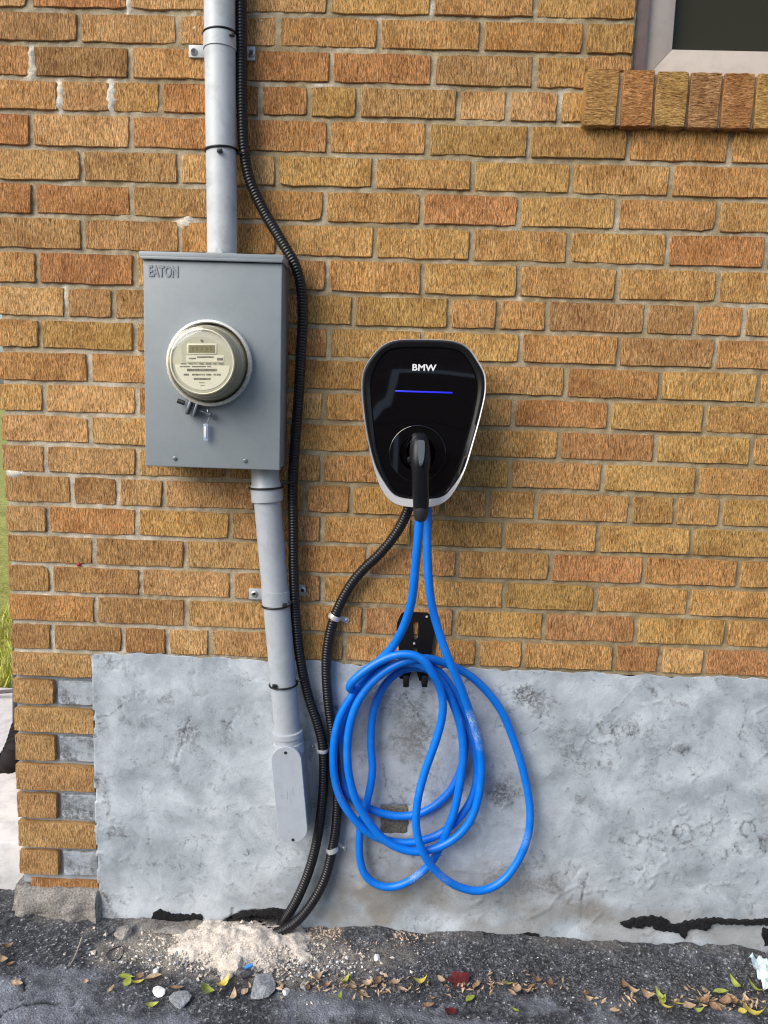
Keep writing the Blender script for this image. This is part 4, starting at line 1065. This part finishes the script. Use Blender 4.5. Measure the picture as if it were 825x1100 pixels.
mb = MB(); loft(mb, [section(544.5, 443.0, 461.6, -.158, .0172, e=2.2), section(546, 442.8, 461.6, -.158, .0178, e=2.2), section(553, 443.6, 460.8, -.157, .0165, e=2.1), section(558.5, 444.6, 458.6, -.156, .0135, e=2.0), section(559.3, 445.5, 457.6, -.156, .012, e=2.0)], True, True)
mb.build('strain_relief', M['collar'], cc, sm=40)
D0, D1, D2, D3, D4 = -.016, -.033, -.051, -.069, -.086
chain = [(450.8, 552, -.156), (450.3, 562, -.155), (448.6, 585, -.150), (446.5, 605, -.143), (443.5, 638, -.128), (440, 655, -.116), (431.5, 678, -.098), (420, 697, -.076), (406, 711, -.060), (391, 728, -.050), (377.5, 748, -.045), (366, 768, -.043), (359.8, 790, -.042),
  (358, 812, -.042), (359, 833, -.042), (364.8, 856, -.042), (375, 873, -.042), (389, 889, -.040), (403, 899, -.036), (420, 904, -.033), (436.6, 905.5, -.032), (452, 903.5, -.031), (469, 897.5, -.030), (484, 888, -.030), (498, 873, -.030), (507.5, 856, -.030), (512, 838, -.030), (512, 815, -.030), (507, 790, -.030), (497, 762, -.031), (484, 737, -.035), (471, 721, -.040), (455, 712, -.042), (440, 711, -.042),
  # over the hook into the deep left loop
  (421, 716, -.036), (402, 727, -.028), (385, 745, -.022), (373, 768, -.018), (365, 790, -.016), (362.5, 808, -.015), (363.5, 825, -.015), (367, 840, -.015), (373, 852, -.015), (384, 861.5, -.015), (397, 869, -.015), (411, 874, -.015), (427, 876.8, -.015), (445.5, 875.3, -.015), (461, 869.5, -.015), (478.5, 855.5, -.015), (490, 839, -.015), (497, 820, -.015), (500, 800, -.015), (498, 780, -.016), (492, 760, -.018), (482, 740, -.022), (470, 726, -.026), (455, 717.5, -.028), (441, 717, -.028),
  # down the inner vertical
  (428, 722, -.026), (416, 732, -.024), (406.5, 747, -.022), (401, 765, -.022), (398.7, 785, -.024), (398.5, 803, -.026), (400.3, 822, -.028), (399, 839, -.028), (393, 866, -.028), (388, 884, -.026), (386, 903, -.026), (386.5, 921, -.027), (391, 938, -.028), (401, 948.5, -.028), (417, 953.3, -.028), (435, 949, -.030), (449.5, 940, -.034), (463, 927, -.036), (473, 910, -.038), (481, 890, -.046), (488, 871, -.049), (493.5, 845, -.050), (497, 819, -.050), (497, 797, -.050), (493.5, 776, -.050), (487.5, 758, -.051), (478, 738, -.054), (465, 722, -.058), (450, 713, -.060), (432, 712.5, -.058),
  # tight turn at the left tip
  (414, 716, -.052), (398, 726, -.048), (386.5, 736.5, -.048), (379.5, 741.5, -.054), (375.3, 741.0, -.064), (375.5, 735.5, -.073), (382, 728.8, -.077), (394, 719, -.079), (413, 707.8, -.081), (431, 702.6, -.083), (445, 703.6, -.084), (456.5, 710.5, -.083),
  (466.5, 727, -.078), (473, 740, -.073), (475.9, 755, -.070), (475, 770, -.067), (469.5, 792, -.066), (455.5, 832, -.066), (448.2, 863, -.068), (447.6, 893, -.070), (456.5, 920, -.070), (474.5, 941.5, -.062), (497, 954.3, -.052), (518, 956.8, -.045), (539, 947, -.038), (556, 925.5, -.033), (567.2, 898, -.030), (569.5, 871, -.028), (565.5, 843, -.026), (558.5, 815, -.025), (549.5, 789, -.024), (541, 768, -.024), (527, 747, -.025), (508.5, 728.5, -.029), (491, 717.6, -.035), (477, 712, -.044), (462, 707.5, -.058), (447, 707.5, -.070),
  # over the front of the hook into the inner left loop
  (430, 712, -.072), (411, 723, -.068), (395, 738, -.064), (383, 757, -.062), (376, 778, -.060), (373.2, 800, -.060), (374.6, 831, -.060), (382.6, 860, -.060), (397, 884.5, -.058), (415, 904, -.056), (436.6, 913.7, -.054), (452, 914.8, -.052), (469, 911, -.050), (486, 902.3, -.049), (501.5, 887.5, -.049), (511, 868, -.049), (516, 844, -.050), (517.3, 820, -.052), (515, 801, -.054), (510.5, 783, -.058), (504.5, 765, -.064), (494.5, 737, -.074), (483, 710.5, -.080), (473.5, 685, -.078), (465.7, 658.5, -.072), (462, 638, -.068), (459.8, 610, -.064), (459, 580, -.062), (459.5, 555, -.062), (459.5, 535, -.062)]
path = catmull([P(*q) for q in chain], .004); path = smooth_path(resample(path, .003)[0], 22); path, _ = resample(path, .004)
mb = MB(); sweep(mb, path, .0090, 18); V_ = np.array(mb.v); sc_a = np.zeros(len(V_))
for u, v, y, r_2, a_ in ((507, 772, -.064, .022, 1.0), (512, 788, -.056, .020, .9), (516, 800, -.054, .012, .7), (447, 941, -.034, .018, .6), (451, 938, -.034, .012, .6), (566, 900, -.030, .02, .3), (372, 852, -.042, .02, .35), (475, 941, -.062, .02, .3)):
    sc_a = np.maximum(sc_a, a_*np.clip(1.3-np.linalg.norm(V_-P(u, v, y), axis=1)/r_2, 0, 1))
cab_ = mb.build('cable', M['cable'], cc, sm=70); set_attr(cab_.data, 'scuff', sc_a)
# ---- hook plate
hk = empty('cable_hook', P(448, 690, 0), 'black steel hook plate screwed to the brick behind the blue coil', 'hook')
HY = -.006
outer = [(435, 657.2), (459, 658.4), (462.5, 661), (467, 676), (466, 684), (459.5, 729.5), (458, 731.5), (450.5, 731), (447.5, 722), (444.5, 719.5), (441.5, 722), (439.3, 729.5), (430, 729), (427.2, 725), (429, 700), (426.2, 678), (426.5, 669), (431, 659.5)]
def hpl(pts, y): return [(*P(u, v, HY)[[0]], y, P(u, v, HY)[2]) for u, v in pts]
import mathutils
def plate_with_holes(mb, outer, holes, y0, y1):
    loops = [hpl(outer, 0)]+[hpl(h, 0) for h in holes]; flatp = [p for l in loops for p in l]
    tri = mathutils.geometry.tessellate_polygon([[Vector((p[0], 0, p[2])) for p in l] for l in loops]); N_ = len(flatp)
    V = [(p[0], y0, p[2]) for p in flatp]+[(p[0], y1, p[2]) for p in flatp]
    Fs = [t_ for t_ in tri]+[tuple(i+N_ for i in t_[::-1]) for t_ in tri]; k0 = 0
    for l in loops:
        n_ = len(l)
        for j in range(n_): a = k0+j; b = k0+(j+1) % n_; Fs.append((a, b, b+N_, a+N_))
        k0 += n_
    mb.add(V, Fs)
slot = [(443.3, 668.5), (446, 667), (449.3, 668.8), (449, 685.5), (446.2, 687.3), (443, 685.3)]
def circ(u, v, r): return [(u+r*math.cos(t), v+r*math.sin(t)) for t in np.linspace(0, 2*math.pi, 10, endpoint=False)]
slot2 = [(443.5, 696), (446, 695), (448.3, 696.3), (448, 706), (443.3, 706)]
mb = MB(); plate_with_holes(mb, outer, [slot, slot2], -.0015, HY-.002); mb.build('plate', M['hook'], hk, sm=30)
for u, v in ((458.5, 662.3), (445, 691)):
    s = P(u, v, HY); mb = MB(); lathe(mb, s, [(.0028, HY), (.0028, HY-.0035), (.0018, HY-.0048), (.0001, HY-.0050)], 14); mb.build('screw', M['steel'], hk, sm=40)
# forward arms carrying the coil
for u in (436, 455):
    s = P(u, 722, HY); z0 = P(u, 727, HY)[2]; mb = MB()
    prof = [(-.006, z0+.006), (-.060, z0+.004), (-.092, z0+.008), (-.100, z0+.018), (-.101, z0+.036), (-.096, z0+.036), (-.094, z0+.020), (-.088, z0+.014), (-.058, z0+.0095), (-.006, z0+.012)]
    loft(mb, [[(s[0]-.006, y, z) for y, z in prof], [(s[0]+.006, y, z) for y, z in prof]], True, True)
    arm = mb.build('arm', M['hook'], hk, bevel=.0008)

# ================================================================== LEFT BACKGROUND
# raised white slab behind the corner
gf = G(10, 958); yS = G(10, 956)[1]; yE = G(5, 738, .128)[1]
mb = MB(); mb.box((-3.2, yS, -.05), (XC-.012, yE, .128)); mb.build('white_slab', M['slab'], None, bevel=.008)
o = bpy.data.objects['white_slab']; o.name = 'path'; tag(o, kind='structure')
gx2 = np.concatenate([np.arange(-30, -3, 1.0), np.arange(-3, .0, .05), np.arange(0, 30, 1.5)]); gy2 = np.concatenate([np.arange(yE+.01, 6, .06), np.arange(6, 90, 2.0)])
X, Y = np.meshgrid(gx2, gy2); Z = .09+(fbm(X*3, Y*3, 401)-.5)*.08
lawn = grid_mesh('lawn', X, Y, Z, M['soil']); tag(lawn, kind='structure')
mb = MB()
for i in range(9000):
    y = yE+.03+5*rng.rand()**1.6; x = XC-.02-rng.rand()*(.5+.30*y); z = .10+(fbm(np.array(x*3), np.array(y*3), 401)-.5)*.08-.012
    h = rng.uniform(.03, .085); a = rng.uniform(0, 6.28); w = .0035; lx, ly = rng.uniform(-.03, .03, 2)
    dx, dy = w*math.cos(a), w*math.sin(a)
    mb.add([(x-dx, y-dy, z), (x+dx, y+dy, z), (x+lx*.5+dx*.6, y+ly*.5+dy*.6, z+h*.6), (x+lx, y+ly, z+h)], [(0, 1, 2, 3)])
g_ = mesh_obj('grass', mb.v, mb.f, M['grass']); tag(g_, 'lawn grass coloured a sun-bright yellow green behind the house corner', 'grass', kind='stuff')
# corrugated drain pipe
pp = [P(-70, 800, .52), P(-40, 816, .50), P(-15, 826, .48), P(4, 824, .46), P(14, 815, .46), P(21, 800, .50), P(27, 780, .56)]
path = smooth_path(resample(catmull(pp, .005), .003)[0], 20); path, s = resample(path, .004); r = .040-.006*(np.sin(s/.018*2*math.pi) > .1)
dr = empty('drain_pipe', path[0], 'dark corrugated drain pipe poking out behind the left house corner', 'pipe')
mb = MB(); sweep(mb, path, r, 24); mb.build('tube', mat('dull_black_plastic', (.018, .016, .016), .75, spec=.2), dr, sm=50)
mb = MB(); sweep(mb, np.array([path[-1], path[-1]+np.array([.01, .02, .5])]), .036, 20); mb.build('downspout', M['satin'], dr, sm=50)
# edging stones and a stick where the lawn meets the slab
def rock(name, c, s, mt, seed, label=None, cat=None, group=None, flatz=.6, rz=None):
    r = np.random.RandomState(seed); import bmesh
    bm = bmesh.new(); bmesh.ops.create_icosphere(bm, subdivisions=2 if max(s) > .006 else 1, radius=1)
    ph = r.uniform(0, 10, 3)
    cuts = r.normal(size=(5, 3)); cuts /= np.linalg.norm(cuts, axis=1)[:, None]
    for v in bm.verts:
        p = np.array(v.co)
        for n_ in cuts:
            d = p@n_
            if d > .55: p = p-n_*(d-.55)
        p = p*(1+.10*math.sin(3*p[0]+ph[0])*math.sin(4*p[1]+ph[1])); v.co = Vector((p[0]*s[0], p[1]*s[1], p[2]*s[2]))
    me = bpy.data.meshes.new(name); bm.to_mesh(me); bm.free(); me.materials.append(mt)
    o = bpy.data.objects.new(name, me); COL.objects.link(o); o.location = tuple(map(float, c)); o.rotation_euler = (r.uniform(-.2, .2), r.uniform(-.2, .2), r.uniform(0, 6) if rz is None else rz)
    if label: tag(o, label, cat, group)
    return o
for i in range(4):
    rock('edging_stone', (-.18-i*.13, yE+.02+.05*rng.rand(), .13), (.07, .05, .05), M['stone'], 50+i, ['grey edging stone nearest the house corner', 'second edging stone from the house corner', 'third edging stone from the house corner', 'fourth edging stone from the house corner'][i], 'stone', 'edging stones at the lawn edge')
mb = MB(); sweep(mb, catmull([(-.75, yE-.12, .14), (-.5, yE-.10, .165), (-.3, yE-.12, .18), (-.13, yE-.06, .21)], .02), .007, 8); o = mb.build('stick', M['stoned'], None, sm=60); tag(o, 'dark bare stick lying on the white slab by the lawn', 'stick')

# ================================================================== GROUND LITTER
pg = G(262, 1020)
mb = MB()
nx, ny = 150, 60; xs = np.linspace(pg[0]-.30, pg[0]+.36, nx); ys = np.linspace(-.185, .0, ny); X, Y = np.meshgrid(xs, ys)
px0, py0 = G(255, 1012)[:2]
d1 = np.hypot((X-px0)/np.where(X < px0, .155, .17), (Y-(py0-.012))/.085)+(fbm(X*26, Y*26, 501, 4)-.5)*.8
H1 = .038*np.clip(1-d1, 0, 1)**.8
H1 = H1*(.75+.5*fbm(X*60, Y*60, 503, 4))+(fbm(X*130, Y*130, 505, 3)-.5)*.007*(H1 > .001)
Hz = np.where(H1 > .0015, H1+.003, -.012)
pile = grid_mesh('dust_pile', X, Y, Hz, M['dust']); tag(pile, 'pale heap of mortar dust spilled under the black conduits', 'dust pile')
# gravel crumbs: one joined mesh per colour
def crumbs(name, n, fn, mt, label, smin, smax, cat='gravel'):
    mb = MB(); base = [(1, 0, 0), (0, 1, 0), (-1, 0, 0), (0, -1, 0), (0, 0, 1), (0, 0, -1)]; fs = [(0, 1, 4), (1, 2, 4), (2, 3, 4), (3, 0, 4), (1, 0, 5), (2, 1, 5), (3, 2, 5), (0, 3, 5)]
    for i in range(n):
        x, y, z = fn(); s = smin+(smax-smin)*rng.rand()**2.2; a = rng.uniform(0, 6.28); c_, s_ = math.cos(a), math.sin(a)
        sc3 = s*rng.uniform(.5, 1.0, 3); sc3[2] *= .8
        V = []
        for b in base:
            q = np.array(b)*sc3*rng.uniform(.7, 1.3)+rng.uniform(-.2, .2, 3)*s
            V.append((x+q[0]*c_-q[1]*s_, y+q[0]*s_+q[1]*c_, z+q[2]))
        mb.add(V, fs)
    o = mesh_obj(name, mb.v, mb.f, mt); tag(o, label, cat, kind='stuff'); return o
def gz(x, y): return float((fbm(x*9, y*9, 3, 4)-.5)*.016+(fbm(x*70, y*70, 5, 3)-.5)*.010)
def band():
    x = rng.uniform(-.2, 1.85); y = -.012-abs(rng.normal())*.12
    return x, y, gz(x, y)+.001
def roughstrip():
    x = rng.uniform(.35, 1.85); y = rng.uniform(-.19, -.01); return x, y, gz(x, y)+.001
def pilef():
    a = rng.normal(size=2); x, y = px0+a[0]*.13+.01, min(-.02, py0-.045+a[1]*.035)
    d = math.hypot((x-px0)/.16, (y-py0+.012)/.085); return x, y, .033*max(0, 1-d)**.8+.004
def piletoe():
    x = px0+rng.normal()*.16+.03; y = py0-.075+rng.normal()*.018; return x, y, gz(x, y)+.003
crumbs('gravel', 6500, roughstrip, M['stoned'], 'dark crumbled asphalt grit along the foot of the wall', .0012, .0048)
crumbs('gravel', 1500, band, M['stone'], 'grey grit scattered over the worn asphalt', .0010, .0035)
crumbs('gravel', 420, band, M['stonew'], 'fine white grit scattered over the asphalt', .0008, .0026)
crumbs('rubble', 1500, pilef, M['dust'], 'pale mortar crumbs on the dust heap', .0012, .0075, 'rubble')
crumbs('rubble', 260, piletoe, M['stonew'], 'whitish chips along the front of the dust heap', .0015, .0060, 'rubble')
crumbs('rubble', 200, piletoe, M['stone'], 'grey chips along the front of the dust heap', .002, .0075, 'rubble')
def pinkf():
    x = G(380, 1008)[0]+rng.normal()*.08; y = -.012-abs(rng.normal())*.022; return x, y, gz(x, y)+.005
crumbs('rubble', 900, pinkf, M['dustp'], 'pinkish brick dust crumbs right of the conduits', .001, .0042, 'rubble')

def put_stone(u, v, su_, sv_, mt, label, rz=0, h=.5, cat='stone', seed=1, zz=.004):
    c_ = G(u, v); k_ = 1.95/F; kz = k_*2.1
    return rock('stone', (c_[0], c_[1], zz), (su_*k_/2, sv_*kz/2, min(su_, sv_)*k_*h), M[mt], seed, label, cat, rz=rz)
put_stone(194, 1078, 22, 15, 'stone', 'flat grey slate chip lying left of centre on the asphalt', .5, .16, seed=3, zz=.008)
put_stone(282, 1064, 28, 17, 'stone', 'largest grey slate chip in front of the dust heap', -.2, .18, seed=4, zz=.010)
put_stone(262, 1050, 16, 8, 'stoned', 'dark stone half buried in the dust heap', .1, .5, seed=5, zz=.014)
put_stone(171, 1066, 11, 8, 'stonew', 'white square chip beside the pinkish leaf', .6, .16, seed=6)
put_stone(167, 1047, 9, 6, 'stonew', 'white pointed chip above the pinkish leaf', .2, .5, seed=7)
put_stone(307, 1067, 9, 5, 'stonew', 'small white pebble right of the large slate chip', 0, .6, seed=8)
put_stone(328, 1062, 9, 7, 'stone', 'round grey pebble among the litter under the conduits', 0, .6, seed=9)
put_stone(405, 1030, 7, 5, 'stonew', 'single white pebble on the gravel right of the dust heap', 0, .6, seed=10)
put_stone(134, 1006, 20, 9, 'concrete', 'broken concrete lump at the wall foot near the corner', 0, .5, seed=11, zz=.010)
put_stone(185, 1003, 44, 7, 'concrete', 'long flake of broken concrete under the short tar patch', .02, .25, seed=12, zz=.010)
put_stone(255, 1042, 16, 9, 'dust', 'pale mortar lump low on the dust heap', .1, .5, seed=13, zz=.014)
put_stone(242, 1052, 13, 8, 'dust', 'pale mortar lump at the toe of the dust heap', .3, .5, seed=14, zz=.010)

def leaf(u, v, L, W, ang, mt, label, group, lift=.006, curl=.3, seed=0, lobed=False):
    c_ = G(u, v); r = np.random.RandomState(seed+int(u*7+v)); k_ = 1.95/F; l = L*k_/2; w = W*k_/2*1.15
    n_ = 7; V = []; Fs = []
    for i in range(n_+1):
        t = i/n_*2-1; ww = w*max(.03, (1-abs(t)**2.2))*(1-.25*t)
        if lobed: ww = w*(.35+.65*abs(math.sin(i*1.7)))*(1-abs(t)**3*.8)
        z = curl*l*(t*t)*.8+r.uniform(-.0006, .0006)
        V += [(t*l, -ww, z+ww*.5), (t*l, 0, z), (t*l, ww, z+ww*.45)]
    for i in range(n_):
        a = i*3; Fs += [(a, a+3, a+4, a+1), (a+1, a+4, a+5, a+2)]
    m_ = len(V); V += [(x, y, z-.0006) for x, y, z in V]; Fs += [tuple(i+m_ for i in f[::-1]) for f in Fs]
    o = mesh_obj('leaf', V, Fs, M[mt], smooth=True)
    o.location = (c_[0], c_[1], gz(c_[0], c_[1])+lift); o.rotation_euler = (r.uniform(-.35, .35), r.uniform(-.25, .25), ang)
    return tag(o, label, 'leaf', group)
LV = []
for (u, v, L, W, a, mt) in [(135, 1052, 15, 5, .1, 'leaf_green'), (137, 1059, 10, 7, 1.2, 'leaf_green'), (148, 1059, 12, 5, .5, 'leaf_yellow'), (163, 1082, 13, 4, .3, 'leaf_green'), (240, 1064, 16, 8, .9, 'leaf_yellow'), (222, 1072, 15, 9, -.3, 'leaf_green'), (371, 1059, 13, 6, .7, 'leaf_green'),
        (364, 1080, 11, 4, 1.4, 'leaf_green'), (452, 1059, 15, 7, .1, 'leaf_yellow'), (505, 1076, 13, 6, .8, 'leaf_green'), (545, 1063, 12, 5, -.3, 'leaf_green'), (553, 1090, 9, 4, -.5, 'leaf_green'), (709, 1074, 14, 5, 1.9, 'leaf_green'), (715, 1087, 16, 5, -.6, 'leaf_yellow'), (727, 1081, 14, 4, 0, 'leaf_yellow'),
        (774, 1068, 16, 5, .1, 'leaf_green'), (790, 1061, 16, 5, 1.9, 'leaf_green'), (811, 1067, 17, 6, -.8, 'leaf_green'), (749, 1091, 11, 4, 0, 'leaf_green'), (810, 1095, 22, 9, -.5, 'leaf_yellow'), (712, 1079, 14, 5, .9, 'leaf_green'), (797, 1090, 10, 5, .2, 'leaf_yellow')]:
    LV.append((u, v, L, W, a, mt))
for (u, v, L, W, a, mt) in [(18, 1061, 15, 6, .2, 'leaf_tan'), (92, 1056, 9, 4, -.2, 'leaf_tan'), (119, 1067, 13, 4, 1.2, 'leaf_tan'), (150, 1054, 12, 6, .8, 'leaf_brown'), (263, 1069, 11, 7, 1.0, 'leaf_tan'), (251, 1075, 16, 6, 1.5, 'leaf_tan'), (190, 1065, 18, 4, 0, 'leaf_brown'),
        (340, 1055, 17, 6, .9, 'leaf_tan'), (350, 1064, 12, 5, .3, 'leaf_brown'), (395, 1062, 16, 7, .2, 'leaf_tan'), (406, 1056, 14, 7, 1.2, 'leaf_brown'), (432, 1066, 15, 6, -.3, 'leaf_tan'), (460, 1083, 16, 7, .4, 'leaf_brown'), (464, 1076, 12, 5, -.2, 'leaf_tan'), (475, 1058, 16, 5, -.9, 'leaf_tan'), (512, 1064, 14, 6, .7, 'leaf_brown'),
        (556, 1069, 15, 8, 1.3, 'leaf_tan'), (550, 1075, 16, 6, -1.0, 'leaf_tan'), (571, 1064, 12, 6, .6, 'leaf_brown'), (577, 1058, 16, 8, -.5, 'leaf_brown'), (591, 1063, 15, 7, 1.6, 'leaf_brown'), (566, 1070, 14, 5, .1, 'leaf_tan'), (629, 1071, 13, 6, 1.0, 'leaf_brown'), (672, 1059, 14, 7, 2.0, 'leaf_brown'), (680, 1068, 16, 6, -.5, 'leaf_tan'),
        (694, 1073, 18, 7, -.3, 'leaf_tan'), (740, 1084, 17, 7, .1, 'leaf_tan'), (756, 1081, 20, 12, .4, 'leaf_brown'), (768, 1086, 16, 8, -.7, 'leaf_brown'), (780, 1080, 20, 12, .9, 'leaf_brown'), (788, 1077, 14, 8, 1.6, 'leaf_brown'), (802, 1078, 15, 8, 1.3, 'leaf_tan'), (800, 1086, 12, 5, 1.2, 'leaf_tan'), (424, 1056, 14, 6, .2, 'leaf_tan'),
        (380, 1066, 12, 6, -.6, 'leaf_tan'), (390, 1070, 16, 6, -.5, 'leaf_tan'), (330, 1066, 11, 5, 1.2, 'leaf_brown'), (660, 1088, 13, 4, 0, 'leaf_tan'), (633, 1076, 10, 5, -.3, 'leaf_tan'), (8, 1020, 14, 6, .6, 'leaf_brown'), (3, 1035, 16, 7, -.2, 'leaf_tan'), (12, 1038, 10, 5, .3, 'leaf_brown')]:
    LV.append((u, v, L, W, a, mt))
zones = [(0, 60, 'at the left edge of the ground'), (60, 215, 'left of the dust heap'), (215, 300, 'at the toe of the dust heap'), (300, 420, 'in the litter under the conduits'), (420, 530, 'in the litter below the blue coil'),
         (530, 610, 'in the litter right of the maple leaf'), (610, 735, 'in the litter under the long tar streak'), (735, 900, 'in the litter at the right end')]
cn = {'leaf_yellow': 'yellow', 'leaf_green': 'yellow green', 'leaf_brown': 'dry brown', 'leaf_tan': 'dry tan'}
on = ['leftmost', 'second', 'third', 'fourth', 'fifth', 'sixth', 'seventh', 'eighth', 'ninth', 'tenth']
for za, zb_, zn in zones:
    for mk, cname in cn.items():
        L_ = sorted(q for q in LV if za <= q[0] < zb_ and q[5] == mk)
        for i, q in enumerate(L_):
            if len(L_) == 1: lab = 'only %s leaf %s' % (cname, zn)
            elif i == len(L_)-1: lab = 'rightmost %s leaf %s' % (cname, zn)
            else: lab = ('leftmost %s leaf %s' % (cname, zn)) if i == 0 else '%s %s leaf from the left %s' % (on[i], cname, zn)
            q = (q[0], q[1], q[2]*(.72 if 'tan' in mk or 'brown' in mk else .92), q[3]*(.78 if 'tan' in mk or 'brown' in mk else .9), *q[4:]); leaf(*q, lab, 'fallen leaves along the wall', curl=rng.uniform(.1, 1.3), lift=.004+.006*rng.rand())
leaf(165, 1054, 15, 9, .3, 'leaf_tan', 'pinkish tan leaf lying beside the white square chip', None)
o = leaf(484, 1092, 13, 9, 1.2, 'leaf_red', 'small dark red leaf scrap at the bottom edge', None)
# maple leaf
c_ = G(493, 1058); pts = []
for i in range(30):
    a = i/30*2*math.pi; r = .026*(.55+.45*abs(math.cos(2.5*a))**.8)*(1+.12*math.cos(9*a)); pts.append((r*math.cos(a), r*math.sin(a)*1.1, .006*math.sin(3*a)+.004*math.cos(2*a)))
mb = MB(); V = [(0, 0, .002)]+pts; Fs = [(0, i+1, (i+1) % 30+1) for i in range(30)]; V2 = [(x, y, z-.0007) for x, y, z in V]
mb.add(V+V2, Fs+[tuple(j+31 for j in f[::-1]) for f in Fs]); o = mesh_obj('leaf', mb.v, mb.f, M['leaf_red'], smooth=True); o.location = (c_[0], c_[1], .008); o.rotation_euler = (.25, -.1, .6)
tag(o, 'crumpled dark red maple leaf on the asphalt below the coil', 'leaf')
# litter flakes nobody could count
mb = MB()
for i in range(300):
    q = rng.rand(); u = rng.choice([rng.normal(400, 45), rng.normal(350, 45), rng.uniform(480, 610), rng.normal(770, 45), rng.uniform(620, 825)]); c_ = G(u, rng.normal(1063 if u < 620 else 1077, 6))
    s = rng.uniform(.003, .010); a = rng.uniform(0, 6.28); z = gz(c_[0], c_[1])+rng.uniform(.003, .010); t = rng.uniform(-.006, .006, 4)
    ca, sa = math.cos(a)*s, math.sin(a)*s
    mb.add([(c_[0]-ca, c_[1]-sa, z+t[0]), (c_[0]+sa*.35, c_[1]-ca*.35, z+t[1]*.5), (c_[0]+ca, c_[1]+sa, z+t[2]), (c_[0]-sa*.35, c_[1]+ca*.35, z+t[3]*.5)], [(0, 1, 2, 3)])
o = mesh_obj('leaf_litter', mb.v, mb.f, M['leaf_tan']); tag(o, 'broken bits of dry leaves strewn along the litter line', 'leaf litter', kind='stuff')
# twig, wire ring, blue offcut, wrapper, red fleck
mb = MB(); sweep(mb, catmull([G(88, 1007, .008), G(84, 1018, .010), G(80, 1028, .008), G(75, 1037, .006)], .01), np.linspace(.0018, .0010, len(catmull([G(88, 1007, .008), G(84, 1018, .010), G(80, 1028, .008), G(75, 1037, .006)], .01))), 6)
o = mb.build('twig', M['twig'], None, sm=60); tag(o, 'thin pale twig on the dark asphalt near the corner', 'twig')
mb = MB(); c_ = G(124, 1024, .006); sweep(mb, np.array([(c_[0]+.0175*math.cos(t), c_[1]+.022*math.sin(t), .006+.003*math.sin(t*2)) for t in np.linspace(0, 6.1, 40)]), .0012, 6)
o = mb.build('wire_ring', M['hose'], None, sm=60); tag(o, 'small ring of black wire on the asphalt left of the dust', 'wire')
mb = MB(); c_ = G(267, 1039, .03); sweep(mb, np.array([c_+np.array([-.008, 0, -.002]), c_+np.array([.008, .004, .003])]), .0042, 12); o = mb.build('cable_offcut', M['bluecap'], None, sm=50); tag(o, 'tiny blue offcut of cable on the dust heap', 'offcut')
mb = MB(); c_ = G(824, 1054); n_ = 12; V = []; 
for i in range(n_):
    for j in range(n_):
        V.append((c_[0]+(i/(n_-1)-.5)*.055, c_[1]+(j/(n_-1)-.5)*.08, .008+.022*vnoise(i*.55, j*.55, 601)+.012*vnoise(i*1.3, j*1.3, 603)))
Fs = [(i*n_+j, (i+1)*n_+j, (i+1)*n_+j+1, i*n_+j+1) for i in range(n_-1) for j in range(n_-1)]
o = mesh_obj('wrapper', V, Fs, M['paper'], smooth=False); tag(o, 'crumpled pale blue plastic wrapper at the right edge', 'litter')
mb = MB(); s = P(84.5, 606.5, 0); lathe(mb, s, [(.004, .006), (.0045, -.002), (.002, -.0035), (.0001, -.0035)], 9); o = mb.build('paint_fleck', M['redpaint'], wall)

# ================================================================== BEHIND THE CAMERA (seen mirrored in the charger)
def mirrored(u, v, Yg, Ym=CF+.003):
    p = P(u, v, Ym); d = p-CAM; d[1] = -d[1]; return p+d*((Yg-Ym)/d[1])
g0 = mirrored(427, 430, -8.55); g1 = mirrored(455, 406, -8.55)
gar = empty('garage', (1.0, -8.6, 0), 'dark garage across the driveway, mirrored in the charger face', 'garage')
mb = MB(); mb.box((-3.2, -12, 0), (5.2, -8.6, max(2.9, g1[2]+.5))); mb.build('wall', M['old_wall'], gar)
mb = MB()
zt_ = g1[2]; xl = g0[0]
for i in range(5): mb.box((xl+.08, -8.60, .06+i*(zt_-.1)/5), (xl+3.4, -8.56, .06+(i+.96)*(zt_-.1)/5))
mb.build('door', M['door_brown'], gar)
mb = MB(); mb.box((xl-.03, -8.6, 0), (xl+.03, -8.54, zt_+.014)); mb.box((xl+3.4, -8.6, 0), (xl+3.48, -8.54, zt_+.05)); mb.box((xl+.03, -8.6, zt_-.028), (xl+3.4, -8.54, zt_+.014)); mb.build('door_frame', M['white_trim'], gar)
mb = MB(); mb.add([(-3.5, -8.3, 2.9), (4.9, -8.3, 2.9), (4.9, -12.3, 2.9), (-3.5, -12.3, 2.9), (-3.5, -10.3, 4.2), (4.9, -10.3, 4.2)], [(0, 1, 2, 3), (0, 1, 5, 4), (2, 3, 4, 5), (0, 4, 3), (1, 2, 5)]); mb.build('roof', M['roofing'], gar)
